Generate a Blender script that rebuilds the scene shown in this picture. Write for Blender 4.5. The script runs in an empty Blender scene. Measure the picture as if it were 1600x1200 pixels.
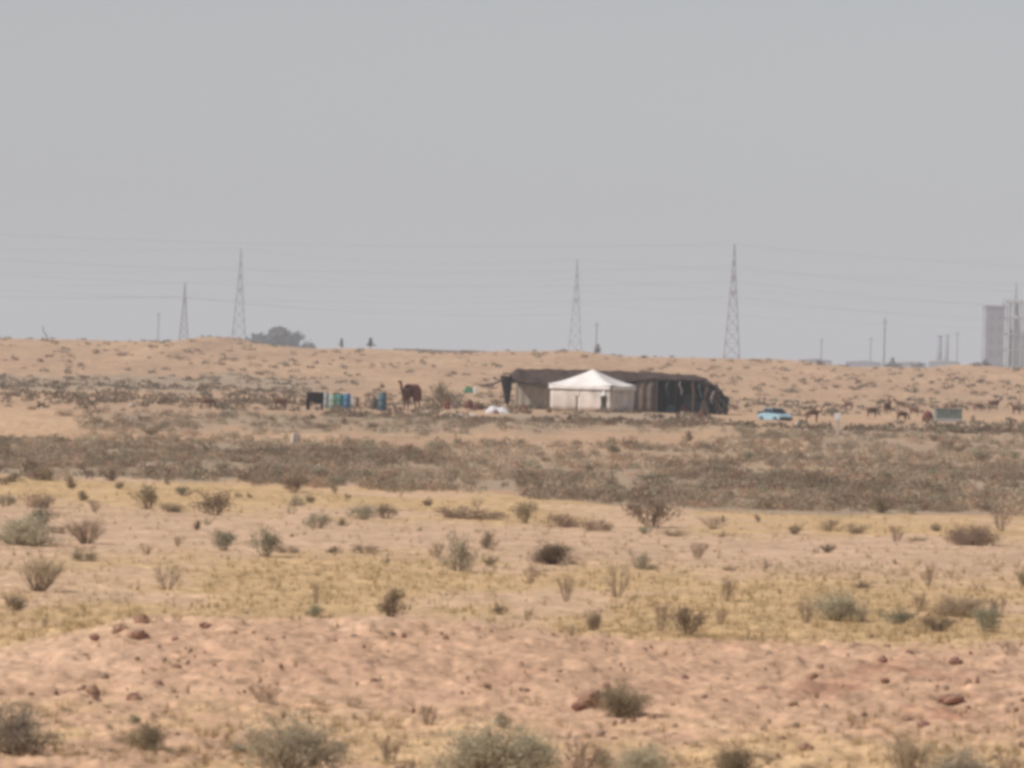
import bpy, math, random
import numpy as np
from mathutils import Vector, Matrix
R = math.radians
sc = bpy.context.scene
C = sc.collection

# ------------------------------------------------------------------ camera, sky, sun, exposure
CAM = Vector((0.0, 0.0, 4.6)); FPX = 10800.0
PITCH = -math.atan(44 / FPX); ROLL = 0.027
fw = Vector((0, math.cos(PITCH), math.sin(PITCH)))
r0 = Vector((1, 0, 0)); u0 = r0.cross(fw)
rt = (r0 * math.cos(ROLL) + u0 * math.sin(ROLL)).normalized(); up = rt.cross(fw).normalized()
cd = bpy.data.cameras.new('camera'); cam = bpy.data.objects.new('camera', cd); C.objects.link(cam)
cd.sensor_width = 36; cd.lens = FPX * 36 / 1600; cd.clip_start = 0.5; cd.clip_end = 40000
cd.dof.use_dof = True; cd.dof.focus_distance = 620; cd.dof.aperture_fstop = 6.3
m = Matrix.Identity(4)
for i in range(3):
    m[i][0], m[i][1], m[i][2], m[i][3] = rt[i], up[i], -fw[i], CAM[i]
cam.matrix_world = m
sc.camera = cam
SUN_EL, SUN_AZ = 45.0, -112.0          # azimuth clockwise from +Y
w = bpy.data.worlds.new('World'); sc.world = w; w.use_nodes = True
nt = w.node_tree; bg = nt.nodes['Background']
sky = nt.nodes.new('ShaderNodeTexSky'); sky.sky_type = 'NISHITA'; sky.sun_disc = False
sky.sun_elevation = R(SUN_EL); sky.sun_rotation = R(SUN_AZ); sky.dust_density = 0.42; sky.air_density = 1.0; sky.ozone_density = 1.0
hsv = nt.nodes.new('ShaderNodeHueSaturation'); hsv.inputs['Saturation'].default_value = 0.20; hsv.inputs['Value'].default_value = 1.0
nt.links.new(sky.outputs[0], hsv.inputs['Color']); 
dust = nt.nodes.new('ShaderNodeMix'); dust.data_type = 'RGBA'; dust.blend_type = 'MULTIPLY'; dust.inputs[0].default_value = 1; dust.inputs[7].default_value = (.965, .968, 1.02, 1)
nt.links.new(hsv.outputs[0], dust.inputs[6]); nt.links.new(dust.outputs[2], bg.inputs[0])
bg.inputs[1].default_value = 0.0695
sl = bpy.data.lights.new('sun', 'SUN'); sl.energy = 3.5; sl.angle = R(2.0); sl.color = (1.0, 0.955, 0.905)
so = bpy.data.objects.new('sun', sl); C.objects.link(so)
sd = Vector((math.sin(R(SUN_AZ)) * math.cos(R(SUN_EL)), math.cos(R(SUN_AZ)) * math.cos(R(SUN_EL)), math.sin(R(SUN_EL))))
so.rotation_euler = sd.to_track_quat('Z', 'Y').to_euler()
sc.view_settings.view_transform = 'Standard'; sc.view_settings.look = 'None'
sc.view_settings.exposure = 0.2; sc.view_settings.gamma = 1.0; sc.view_settings.use_curve_mapping = False
sc.render.engine = 'CYCLES'
sc.cycles.pixel_filter_type = 'GAUSSIAN'; sc.cycles.filter_width = 4.2   # a soft long telephoto lens
sc.cycles.use_denoising = True
sc.cycles.max_bounces = 6; sc.cycles.diffuse_bounces = 3; sc.cycles.volume_bounces = 1; sc.cycles.transparent_max_bounces = 4
sc.cycles.volume_step_rate = 10

# ------------------------------------------------------------------ noise in the plane (numpy)
def _hash(ix, iy, seed):
    h = (ix.astype(np.int64) * 374761393 + iy.astype(np.int64) * 668265263 + seed * 974634777) & 0xFFFFFFFF
    h = ((h ^ (h >> 13)) * 1274126177) & 0xFFFFFFFF
    return ((h ^ (h >> 16)) & 0xFFFF) / 65535.0
def vnoise(x, y, seed=0):
    ix = np.floor(x); iy = np.floor(y); fx = x - ix; fy = y - iy
    fx = fx * fx * fx * (fx * (fx * 6 - 15) + 10); fy = fy * fy * fy * (fy * (fy * 6 - 15) + 10)
    a = _hash(ix, iy, seed); b = _hash(ix + 1, iy, seed); c = _hash(ix, iy + 1, seed); d = _hash(ix + 1, iy + 1, seed)
    return (a + (b - a) * fx) + ((c + (d - c) * fx) - (a + (b - a) * fx)) * fy - 0.5
def fbm(x, y, octv=3, seed=0):
    s = 0.0; a = 1.0
    for k in range(octv):
        s = s + a * vnoise(x * 2 ** k + 17.3 * k, y * 2 ** k + 5.1 * k, seed + k); a *= 0.5
    return s
def sst(a, b, x):
    t = np.clip((x - a) / (b - a), 0, 1); return t * t * (3 - 2 * t)

# ------------------------------------------------------------------ terrain height
RX = [-2000, -300, 0, 100, 200, 290, 330, 360, 390, 490, 560, 700, 830, 900, 960, 1050, 1150, 1220, 1260, 1320, 1390, 1450, 1500, 1600, 1900, 3500]
RA = [6, 5, 6, 7, 7, 9, 17, 17, 9, 3, 4, 3, 7, 11, 5, 3, 4, 6, 3, -3, -2, -1.5, 5, 1, 4, 6]
def H(x, y):
    x = np.asarray(x, float); y = np.asarray(y, float)
    a = np.interp(800 + x / 1150 * FPX, RX, RA)
    ridge = (4.6 + a * 1150 / FPX + 0.25 * fbm(x / 9, y / 60, 2, 3)) * sst(700, 1150, y) * (1 - sst(1160, 1500, y))
    A = np.interp(x, [-40, -8.2, -6.6, -5.4, -2, 1, 3, 9, 40], [0.0, 0.0, 0.22, 0.46, 0.52, 0.45, 0.36, 0.36, 0.3])
    yc = y + 1.2 * fbm(x / 4, y * 0 + 3.3, 2, 8)
    mound = A * sst(83, 103, yc) * (1 - sst(104, 113, yc))
    und = 0.16 * fbm(x / 38, y / 42, 2, 21) * sst(110, 170, y) * (1 - sst(800, 1000, y))
    rise = 0.5 * np.exp(-((x - 18) / 3.0) ** 2 - ((y - 400) / 14) ** 2)
    bank = .75 * np.exp(-((x + 28) / 6.0) ** 2 - ((y - 352) / 9) ** 2)
    return ridge + mound + und + rise * 0.8 + bank
def proj(x, y, z):
    dx, dy, dz = x - CAM.x, y - CAM.y, z - CAM.z
    f = dx * fw.x + dy * fw.y + dz * fw.z
    return 800 + FPX * (dx * rt.x + dy * rt.y + dz * rt.z) / f, 600 - FPX * (dx * up.x + dy * up.y + dz * up.z) / f
_ys = np.concatenate([1 / np.linspace(1 / 70., 1 / 1250., 9000)])
def ray(px, py):
    return fw + rt * ((px - 800) / FPX) - up * ((py - 600) / FPX)
def at(px, py):
    """ground point seen at a pixel of the 1600 x 1200 photograph"""
    d = ray(px, py); k = _ys / d.y
    x = CAM.x + d.x * k; z = CAM.z + d.z * k
    hit = np.nonzero(z <= H(x, _ys))[0]
    i = hit[0] if len(hit) else len(_ys) - 1
    return Vector((x[i], _ys[i], float(H(x[i], _ys[i]))))
def pos(px, D, py=560):
    d = ray(px, py); x = d.x * D / d.y
    return Vector((x, D, float(H(x, D))))
def ppm(p): return FPX / p.y

# ------------------------------------------------------------------ materials
def mat(name, col, rough=0.9, var=0.25, scale=3.0, spec=0.2, rnd=0.0, bump=0.0, metal=0.0, attr=None, col2=None, trans=0.0):
    M_ = bpy.data.materials.new(name); M_.use_nodes = True; t = M_.node_tree; n = t.nodes; L = t.links
    b = n['Principled BSDF']; b.inputs['Roughness'].default_value = rough; b.inputs['Specular IOR Level'].default_value = spec
    b.inputs['Metallic'].default_value = metal
    tc = n.new('ShaderNodeTexCoord'); no = n.new('ShaderNodeTexNoise'); no.inputs['Scale'].default_value = scale; no.inputs['Detail'].default_value = 5
    L.new(tc.outputs['Object'], no.inputs['Vector'])
    mr = n.new('ShaderNodeMapRange'); mr.inputs[1].default_value = 0.3; mr.inputs[2].default_value = 0.7
    L.new(no.outputs[0], mr.inputs[0])
    mx = n.new('ShaderNodeMix'); mx.data_type = 'RGBA'
    c1 = tuple(c * (1 - var) for c in col); c2 = col2 if col2 else tuple(min(1, c * (1 + var)) for c in col)
    mx.inputs[6].default_value = (*c1, 1); mx.inputs[7].default_value = (*c2, 1); L.new(mr.outputs[0], mx.inputs[0])
    out = mx.outputs[2]
    if attr:
        at_ = n.new('ShaderNodeAttribute'); at_.attribute_name = attr
        m2 = n.new('ShaderNodeMix'); m2.data_type = 'RGBA'; m2.blend_type = 'MULTIPLY'; m2.inputs[0].default_value = 1
        L.new(out, m2.inputs[6]); L.new(at_.outputs['Color'], m2.inputs[7]); out = m2.outputs[2]
    if rnd:
        oi = n.new('ShaderNodeObjectInfo'); h = n.new('ShaderNodeHueSaturation')
        r1 = n.new('ShaderNodeMapRange'); r1.inputs[3].default_value = 1 - rnd; r1.inputs[4].default_value = 1 + rnd
        L.new(oi.outputs['Random'], r1.inputs[0]); L.new(r1.outputs[0], h.inputs['Value'])
        r2 = n.new('ShaderNodeMapRange'); r2.inputs[3].default_value = 0.485; r2.inputs[4].default_value = 0.515
        L.new(oi.outputs['Random'], r2.inputs[0]); L.new(r2.outputs[0], h.inputs['Hue'])
        L.new(out, h.inputs['Color']); out = h.outputs[0]
    L.new(out, b.inputs['Base Color'])
    if trans:
        tr = n.new('ShaderNodeBsdfTranslucent'); ms = n.new('ShaderNodeMixShader'); ms.inputs[0].default_value = trans
        L.new(out, tr.inputs['Color']); L.new(b.outputs[0], ms.inputs[1]); L.new(tr.outputs[0], ms.inputs[2]); L.new(ms.outputs[0], n['Material Output'].inputs['Surface'])
    if bump:
        bp = n.new('ShaderNodeBump'); bp.inputs['Strength'].default_value = bump; bp.inputs['Distance'].default_value = 0.05
        L.new(no.outputs[0], bp.inputs['Height']); L.new(bp.outputs[0], b.inputs['Normal'])
    return M_
MT = {}
MT['leaf_grey'] = mat('grey_green_leaves', (.45, .39, .285), var=.3, scale=5, rnd=.2, trans=.45)
MT['leaf_green'] = mat('green_leaves', (.34, .32, .22), var=.3, scale=5, rnd=.15, trans=.45)
MT['leaf_brown'] = mat('brown_leaves', (.41, .305, .215), var=.3, scale=5, rnd=.2, trans=.45)
MT['leaf_dark'] = mat('dark_olive_leaves', (.29, .225, .15), var=.35, scale=5, rnd=.2, trans=.45)
MT['leaf_straw'] = mat('straw_leaves', (.52, .42, .29), var=.25, scale=5, rnd=.15, trans=.45)
MT['stem'] = mat('woody_stem', (.24, .17, .115), var=.3, scale=8)
MT['scrub'] = mat('scrub_leaves', (1, 1, 1), var=.18, scale=.6, attr='tint', trans=.4)
MT['grass'] = mat('dry_grass_blades', (1, 1, 1), var=.15, scale=.4, attr='tint', trans=.4)
MT['rock'] = mat('red_rock', (.31, .18, .125), var=.35, scale=5, bump=.6, rnd=.2)
MT['paler'] = mat('pale_rock', (.5, .42, .35), var=.2, scale=5, bump=.5)
MT['goat_hair'] = mat('goat_hair_cloth', (.065, .042, .034), var=.45, scale=1.2, bump=.3)
MT['black_cloth'] = mat('black_cloth', (.022, .014, .011), var=.5, scale=2, bump=.3)
MT['brown_cloth'] = mat('brown_cloth', (.16, .12, .10), var=.25, scale=1.5)
MT['tan_cloth'] = mat('tan_cloth', (.40, .345, .28), var=.2, scale=1)
MT['dull_cloth'] = mat('dull_pale_cloth', (.27, .235, .24), var=.2, scale=2)
MT['rug'] = mat('patterned_cloth', (.05, .05, .055), var=.6, scale=1.6, col2=(.13, .15, .15))
MT['white_canvas'] = mat('white_canvas', (.78, .73, .69), var=.08, scale=1.0, bump=.1)
MT['canvas_wall'] = mat('canvas_wall', (.62, .545, .485), var=.3, scale=.8, bump=.15)
MT['wood'] = mat('weathered_pole', (.2, .14, .09), var=.3, scale=4)
MT['camel'] = mat('camel_hair', (.12, .055, .036), var=.3, scale=2.5)
MT['camel2'] = mat('brown_hair', (.17, .095, .06), var=.3, scale=2.5)
MT['teal'] = mat('teal_plastic', (.06, .23, .20), rough=.5, var=.2)
MT['blue'] = mat('blue_plastic', (.09, .19, .33), rough=.5, var=.2)
MT['slate'] = mat('slate_blue_plastic', (.07, .12, .15), rough=.5, var=.2)
MT['palegreen'] = mat('pale_green_plastic', (.22, .31, .25), rough=.5, var=.15)
MT['paleplastic'] = mat('pale_plastic', (.34, .35, .36), rough=.5, var=.15)
MT['whiteplastic'] = mat('white_plastic', (.75, .78, .76), rough=.5, var=.08)
MT['greencloth'] = mat('green_sheet', (.05, .20, .11), var=.35, scale=2)
MT['redcloth'] = mat('red_brown_cloth', (.16, .06, .045), var=.3, scale=3)
MT['whitecloth'] = mat('white_cloth', (.72, .70, .70), var=.12, scale=2, bump=.2)
MT['dull_white'] = mat('dull_white_cloth', (.58, .56, .57), var=.15, scale=2)
MT['skin'] = mat('skin', (.25, .15, .1), var=.1)
MT['robe'] = mat('dark_robe', (.05, .05, .04), var=.3)
MT['carpaint'] = mat('pale_blue_paint', (.30, .46, .54), rough=.35, var=.06, spec=.5)
MT['carglass'] = mat('dark_glass', (.015, .018, .025), rough=.1, var=.1, spec=.5)
MT['rubber'] = mat('rubber', (.02, .018, .016), var=.3)
MT['chrome'] = mat('dull_metal', (.4, .4, .4), rough=.4, var=.1, metal=.6)
MT['greybox'] = mat('grey_green_paint', (.17, .20, .18), rough=.7, var=.25, scale=2)
MT['steel'] = mat('galvanised_steel', (.27, .245, .25), rough=.7, var=.2, scale=.2)
MT['wire'] = mat('cable_metal', (.16, .16, .17), rough=.7, var=.1)
MT['concrete'] = mat('dusty_concrete', (.29, .28, .32), var=.15, scale=.15)
MT['concrete2'] = mat('pale_concrete', (.42, .40, .39), var=.12, scale=.2)
MT['window'] = mat('dark_window', (.24, .23, .25), rough=.3, var=.1)
MT['crown'] = mat('tree_leaves', (.135, .125, .12), var=.35, scale=.5, rnd=.15)
MT['wallmud'] = mat('mud_wall', (.30, .25, .22), var=.2, scale=.2)

# ------------------------------------------------------------------ mesh helpers
class MB:
    def __init__(s): s.v = []; s.f = []
    def add(s, vs, fs):
        o = len(s.v); s.v += [tuple(p) for p in vs]; s.f += [tuple(i + o for i in q) for q in fs]; return s
    def box(s, c, d, rz=0.0, taper=1.0):
        cx, cy, cz = c; hx, hy, hz = d[0] / 2, d[1] / 2, d[2] / 2; vs = []
        for z, k in ((-hz, 1), (hz, taper)):
            for x, y in ((-hx, -hy), (hx, -hy), (hx, hy), (-hx, hy)):
                x *= k; y *= k
                vs.append((cx + x * math.cos(rz) - y * math.sin(rz), cy + x * math.sin(rz) + y * math.cos(rz), cz + z))
        return s.add(vs, [(3, 2, 1, 0), (4, 5, 6, 7), (0, 1, 5, 4), (1, 2, 6, 5), (2, 3, 7, 6), (3, 0, 4, 7)])
    def tube(s, pts, rads, n=6, cap=True):
        pts = [Vector(p) for p in pts]
        if not hasattr(rads, '__len__'): rads = [rads] * len(pts)
        vs = []
        for i, p in enumerate(pts):
            t = (pts[min(i + 1, len(pts) - 1)] - pts[max(i - 1, 0)]).normalized()
            a = t.cross(Vector((0, 0, 1)) if abs(t.z) < .9 else Vector((1, 0, 0))).normalized(); b = t.cross(a)
            for k in range(n):
                an = 2 * math.pi * k / n; vs.append(p + (a * math.cos(an) + b * math.sin(an)) * rads[i])
        fs = [(i * n + k, i * n + (k + 1) % n, (i + 1) * n + (k + 1) % n, (i + 1) * n + k) for i in range(len(pts) - 1) for k in range(n)]
        if cap: fs += [tuple(range(n))[::-1], tuple((len(pts) - 1) * n + k for k in range(n))]
        return s.add(vs, fs)
    def lathe(s, prof, n=16, c=(0, 0, 0)):
        vs = []
        for r, z in prof:
            for k in range(n):
                an = 2 * math.pi * k / n; vs.append((c[0] + r * math.cos(an), c[1] + r * math.sin(an), c[2] + z))
        fs = [(i * n + k, i * n + (k + 1) % n, (i + 1) * n + (k + 1) % n, (i + 1) * n + k) for i in range(len(prof) - 1) for k in range(n)]
        fs += [tuple(range(n))[::-1], tuple((len(prof) - 1) * n + k for k in range(n))]
        return s.add(vs, fs)
    def prism(s, prof, y0, y1, inset=0.0):
        n = len(prof); vs = [(x, y0, z) for x, z in prof] + [(x, y1, z) for x, z in prof]
        fs = [(i, (i + 1) % n, n + (i + 1) % n, n + i) for i in range(n)] + [tuple(range(n))[::-1], tuple(n + i for i in range(n))]
        return s.add(vs, fs)
    def grid(s, fn, nu, nv):
        vs = [fn(i / nu, j / nv) for j in range(nv + 1) for i in range(nu + 1)]
        fs = [(j * (nu + 1) + i, j * (nu + 1) + i + 1, (j + 1) * (nu + 1) + i + 1, (j + 1) * (nu + 1) + i) for j in range(nv) for i in range(nu)]
        return s.add(vs, fs)
    def build(s, name, m_, parent=None, smooth=False, thick=0.0, bevel=0.0):
        me = bpy.data.meshes.new(name); me.from_pydata(s.v, [], s.f); me.update()
        if smooth: me.polygons.foreach_set('use_smooth', [True] * len(me.polygons))
        me.materials.append(MT[m_] if isinstance(m_, str) else m_)
        o = bpy.data.objects.new(name, me); C.objects.link(o)
        if parent: o.parent = parent
        if thick: q = o.modifiers.new('solid', 'SOLIDIFY'); q.thickness = thick
        if bevel: q = o.modifiers.new('bevel', 'BEVEL'); q.width = bevel; q.segments = 2
        return o
def tag(o, label, cat, group=None, kind=None):
    o['label'] = label; o['category'] = cat
    if group: o['group'] = group
    if kind: o['kind'] = kind
    return o
def thing(name, loc, rz, label, cat, group=None):
    o = bpy.data.objects.new(name, None); C.objects.link(o); o.location = loc; o.rotation_euler = (0, 0, rz)
    return tag(o, label, cat, group)
def arrmesh(name, V, F, m_, tint=None, parent=None, smooth=False):
    """V (n,3), F (k,4) or (k,3) arrays"""
    me = bpy.data.meshes.new(name); k = F.shape[1]
    me.vertices.add(len(V)); me.vertices.foreach_set('co', np.ascontiguousarray(V, dtype=np.float32).ravel())
    me.loops.add(F.size); me.loops.foreach_set('vertex_index', np.ascontiguousarray(F, dtype=np.int32).ravel())
    me.polygons.add(len(F)); me.polygons.foreach_set('loop_start', np.arange(0, F.size, k, dtype=np.int32))
    if smooth: me.polygons.foreach_set('use_smooth', np.ones(len(F), dtype=bool))
    if tint is not None:
        a = me.color_attributes.new('tint', 'FLOAT_COLOR', 'POINT')
        a.data.foreach_set('color', np.concatenate([tint, np.ones((len(V), 1))], 1).astype(np.float32).ravel())
    me.update(calc_edges=True); me.materials.append(MT[m_] if isinstance(m_, str) else m_)
    o = bpy.data.objects.new(name, me); C.objects.link(o)
    if parent: o.parent = parent
    return o
def skin_body(name, nodes, edges, m_, parent=None, sub=1):
    """one continuous skinned surface; nodes: (x,y,z,r), the first is the root"""
    me = bpy.data.meshes.new(name); me.from_pydata([n[:3] for n in nodes], edges, [])
    o = bpy.data.objects.new(name, me); C.objects.link(o)
    md = o.modifiers.new('skin', 'SKIN'); md.use_smooth_shade = True
    lay = me.skin_vertices[0].data if me.skin_vertices else None
    if lay is None:
        bpy.context.view_layer.update(); lay = me.skin_vertices[0].data
    for i, n in enumerate(nodes):
        r = n[3]; lay[i].radius = (r, n[4] if len(n) > 4 else r); lay[i].use_root = (i == 0)
    sb = o.modifiers.new('sub', 'SUBSURF'); sb.levels = sub; sb.render_levels = sub
    bpy.context.view_layer.update()
    ev = o.evaluated_get(bpy.context.evaluated_depsgraph_get()); nm = bpy.data.meshes.new_from_object(ev)
    nm.name = name; nm.materials.clear(); nm.materials.append(MT[m_])
    bpy.data.objects.remove(o); o = bpy.data.objects.new(name, nm); C.objects.link(o)
    if parent: o.parent = parent
    return o

# ------------------------------------------------------------------ ground
GLO_X = [0, 200, 450, 700, 900, 1000, 1200, 1600]; GLO = [746, 752, 757, 766, 781, 795, 801, 808]      # near edge of the dense scrub
GHI_X = [0, 150, 450, 600, 700, 900, 1050, 1200, 1400, 1600]; GHI = [690, 685, 692, 694, 712, 722, 724, 731, 733, 724]   # far edge
def scrub_density(px, py):
    py = py + 13 * vnoise(px / 60, py * 0, 15) + 4 * vnoise(px / 14, py * 0, 16)
    lo = np.interp(px, GLO_X, GLO); hi = np.interp(px, GHI_X, GHI)
    d = 1.0 * sst(hi - 6, hi + 3, py) * (1 - sst(lo - 2, lo + 2, py))
    # far band on the slope behind, fading out towards the camp
    f = (1 - sst(420, 640, px)) * sst(583, 590, py) * (1 - sst(606, 616, py)); d = np.maximum(d, 1.0 * f)
    f = sst(60, 160, px + .9 * (py - 640)) * (1 - sst(1050, 1160, px)) * sst(640, 650, py) * (1 - sst(662, 682, py)); d = np.maximum(d, .95 * f)
    f = sst(1100, 1180, px) * sst(660, 667, py) * (1 - sst(712, 735, py)); d = np.maximum(d, .75 * f)
    f = sst(690, 700, py) * (1 - sst(hi - 4, hi + 4, py)); d = np.maximum(d, .6 * f)
    f = sst(60, 200, px) * sst(615, 625, py) * (1 - sst(640, 650, py)); d = np.maximum(d, .22 * f)
    d = d * (1 - (1 - sst(90, 170, px)) * sst(628, 640, py) * (1 - sst(676, 688, py)))
    return d
cY = np.array((.52, .365, .208)); cP = np.array((.515, .34, .235)); cPP = np.array((.52, .365, .262)); cT = np.array((.44, .298, .203))
cG = np.array((.33, .265, .20)); cRed = np.array((.33, .17, .115)); cS = np.array((.48, .33, .22))
def mixc(a, b, f): return a + (b - a) * f[..., None]
def ground_colour(x, y):
    px, py = proj(x, y, H(x, y))
    n1 = fbm(x / 3.5, y / 14, 3, 40); n2 = fbm(x / 1.1, y / 3.0, 3, 50); n3 = fbm(x / 12, y / 40, 3, 60)
    pj = py + 16 * n1 * np.clip(110 / y, .15, 1.2)
    col = np.zeros(x.shape + (3,)) + cT
    col = mixc(col, cS, sst(-.1, .35, n3))
    g = scrub_density(px, py + 6 * n1 * np.clip(200 / y, .1, 1)); col = mixc(col, cG, .8 * np.clip(g, 0, 1))
    lo = np.interp(px, GLO_X, GLO)
    near = sst(lo - 3, lo + 3, pj)
    zc = np.zeros_like(col) + cY
    # pale pink band across the middle
    a0 = np.interp(px, [0, 400, 800, 1200, 1600], [778, 800, 818, 836, 842]); a1 = np.interp(px, [0, 400, 800, 1200, 1600], [880, 850, 868, 895, 905])
    f = sst(a0 - 10, a0 + 12, pj + 14 * n2) * (1 - sst(a1 - 16, a1 + 20, pj + 14 * n2)); zc = mixc(zc, cPP, .9 * f)
    zc = mixc(zc, cPP, .8 * sst(-.1, .35, n1 + .4 * n2))
    # the clodded pink mound
    mo = np.interp(px, [-200, 0, 130, 250, 700, 1000, 1300, 1600], [1035, 1022, 1000, 968, 968, 1004, 1006, 1012])
    f = sst(mo - 8, mo + 8, py + 10 * n2) * sst(-.5, -.2, -(x + 60) * 0); zc = mixc(zc, cP, f)
    f2 = f * sst(.12, .5, n2 + .5 * n1); zc = mixc(zc, cPP * 1.06, f2 * .8)
    rr = np.exp(-((px - 1290) / 170) ** 2 - ((py - 1045) / 38) ** 2) + np.exp(-((px - 1450) / 130) ** 2 - ((py - 1120) / 30) ** 2) + .8 * np.exp(-((px - 190) / 60) ** 2 - ((py - 985) / 22) ** 2) + .55 * np.exp(-((px - 900) / 900) ** 2 - ((py - 1060) / 60) ** 2)
    zc = mixc(zc, cRed, np.clip(rr, 0, 1) * sst(.0, .42, n2 + .25 * n1) * .75 * f)
    # yellow litter at the foot of the mound
    f = sst(1095, 1150, py + 50 * n1 + np.interp(px, [0, 500, 900, 1600], [25, 10, -25, -30])); zc = mixc(zc, cY, f * .75 * sst(-.25, .25, n2 + n3))
    col = mixc(col, zc, near)
    # bare pale patches
    for cx, cy, sx, sy, k in ((30, 660, 120, 24, 1), (1215, 697, 45, 9, 1), (420, 682, 110, 5, .8), (100, 617, 130, 7, .8), (900, 700, 120, 6, .5), (460, 690, 10, 8, 1), (720, 645, 80, 4, .9), (1180, 652, 90, 5, .5)):
        f = np.exp(-((px - cx) / sx) ** 4 - ((py - cy) / sy) ** 4) * k; col = mixc(col, cS * 1.10, f)
    col = mixc(col, np.zeros_like(col) + cT * .62, .38 * sst(.12, .45, fbm(x / 2.2, y / 7, 3, 70)) * (y > 330) * (y < 1100))
    return np.clip(col * np.array((1.06, 1.02, .97)) * (1 + .10 * n2 + .06 * n1 + np.where(y < 230, .22, .13) * fbm(x / .35, y / .9 - x, 3, 140))[..., None], .02, 1)
def build_ground():
    t = np.concatenate([-np.geomspace(1.6, .1, 40), np.linspace(-.096, .096, 800), np.geomspace(.1, 1.6, 40)])
    q = np.concatenate([[-80., 0, 30, 50, 62, 70], 1 / np.linspace(1 / 75., 1 / 1500., 1150), np.geomspace(1600, 12000, 40)])
    T, Y = np.meshgrid(t, q); X = T * np.maximum(Y, 45)
    Z = H(X, Y)
    px, py = proj(X, np.maximum(Y, 20), Z)
    rough = np.interp(Y, [70, 112, 118, 170, 400, 800], [1, 1, .5, .35, .6, 1])
    near = (Y < 420)
    mic = (.055 * fbm(X / .5, Y / 1.0, 3, 101) + .06 * fbm(X / .22, Y / .34, 3, 111)) * rough
    cl = fbm(X / .5, Y / .7, 2, 121); mic = mic + .045 * sst(.12, .45, cl) * rough
    mic = np.where(near, mic, .10 * fbm(X / 3.0, Y / 9.0, 2, 131) * rough)
    Z = Z + np.where(Y < 3000, mic, 0)
    col = ground_colour(X, np.maximum(Y, 60))
    V = np.stack([X, Y, Z], -1).reshape(-1, 3); nx = len(t); ny = len(q)
    i = np.arange(nx * ny).reshape(ny, nx)
    F = np.stack([i[:-1, :-1], i[:-1, 1:], i[1:, 1:], i[1:, :-1]], -1).reshape(-1, 4)
    M_ = bpy.data.materials.new('desert_soil'); M_.use_nodes = True; tt = M_.node_tree; n = tt.nodes; L = tt.links; b = n['Principled BSDF']
    b.inputs['Roughness'].default_value = 1; b.inputs['Specular IOR Level'].default_value = .05
    a = n.new('ShaderNodeAttribute'); a.attribute_name = 'tint'; g = n.new('ShaderNodeNewGeometry')
    last = a.outputs['Color']
    for s_, lo, hi in ((1.3, .86, 1.12), (6.0, .84, 1.14), (.25, .93, 1.06)):
        no = n.new('ShaderNodeTexNoise'); no.inputs['Scale'].default_value = s_; no.inputs['Detail'].default_value = 5; L.new(g.outputs['Position'], no.inputs['Vector'])
        mr = n.new('ShaderNodeMapRange'); mr.inputs[1].default_value = .3; mr.inputs[2].default_value = .7; mr.inputs[3].default_value = lo; mr.inputs[4].default_value = hi
        L.new(no.outputs[0], mr.inputs[0]); vm = n.new('ShaderNodeVectorMath'); vm.operation = 'SCALE'; L.new(last, vm.inputs[0]); L.new(mr.outputs[0], vm.inputs['Scale']); last = vm.outputs[0]
    L.new(last, b.inputs['Base Color'])
    no = n.new('ShaderNodeTexNoise'); no.inputs['Scale'].default_value = 9; no.inputs['Detail'].default_value = 4; L.new(g.outputs['Position'], no.inputs['Vector'])
    bp = n.new('ShaderNodeBump'); bp.inputs['Strength'].default_value = .35; bp.inputs['Distance'].default_value = .04; L.new(no.outputs[0], bp.inputs['Height']); L.new(bp.outputs[0], b.inputs['Normal'])
    o = arrmesh('ground', V, F, M_, tint=col.reshape(-1, 3), smooth=True); o['kind'] = 'structure'
build_ground()

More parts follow.
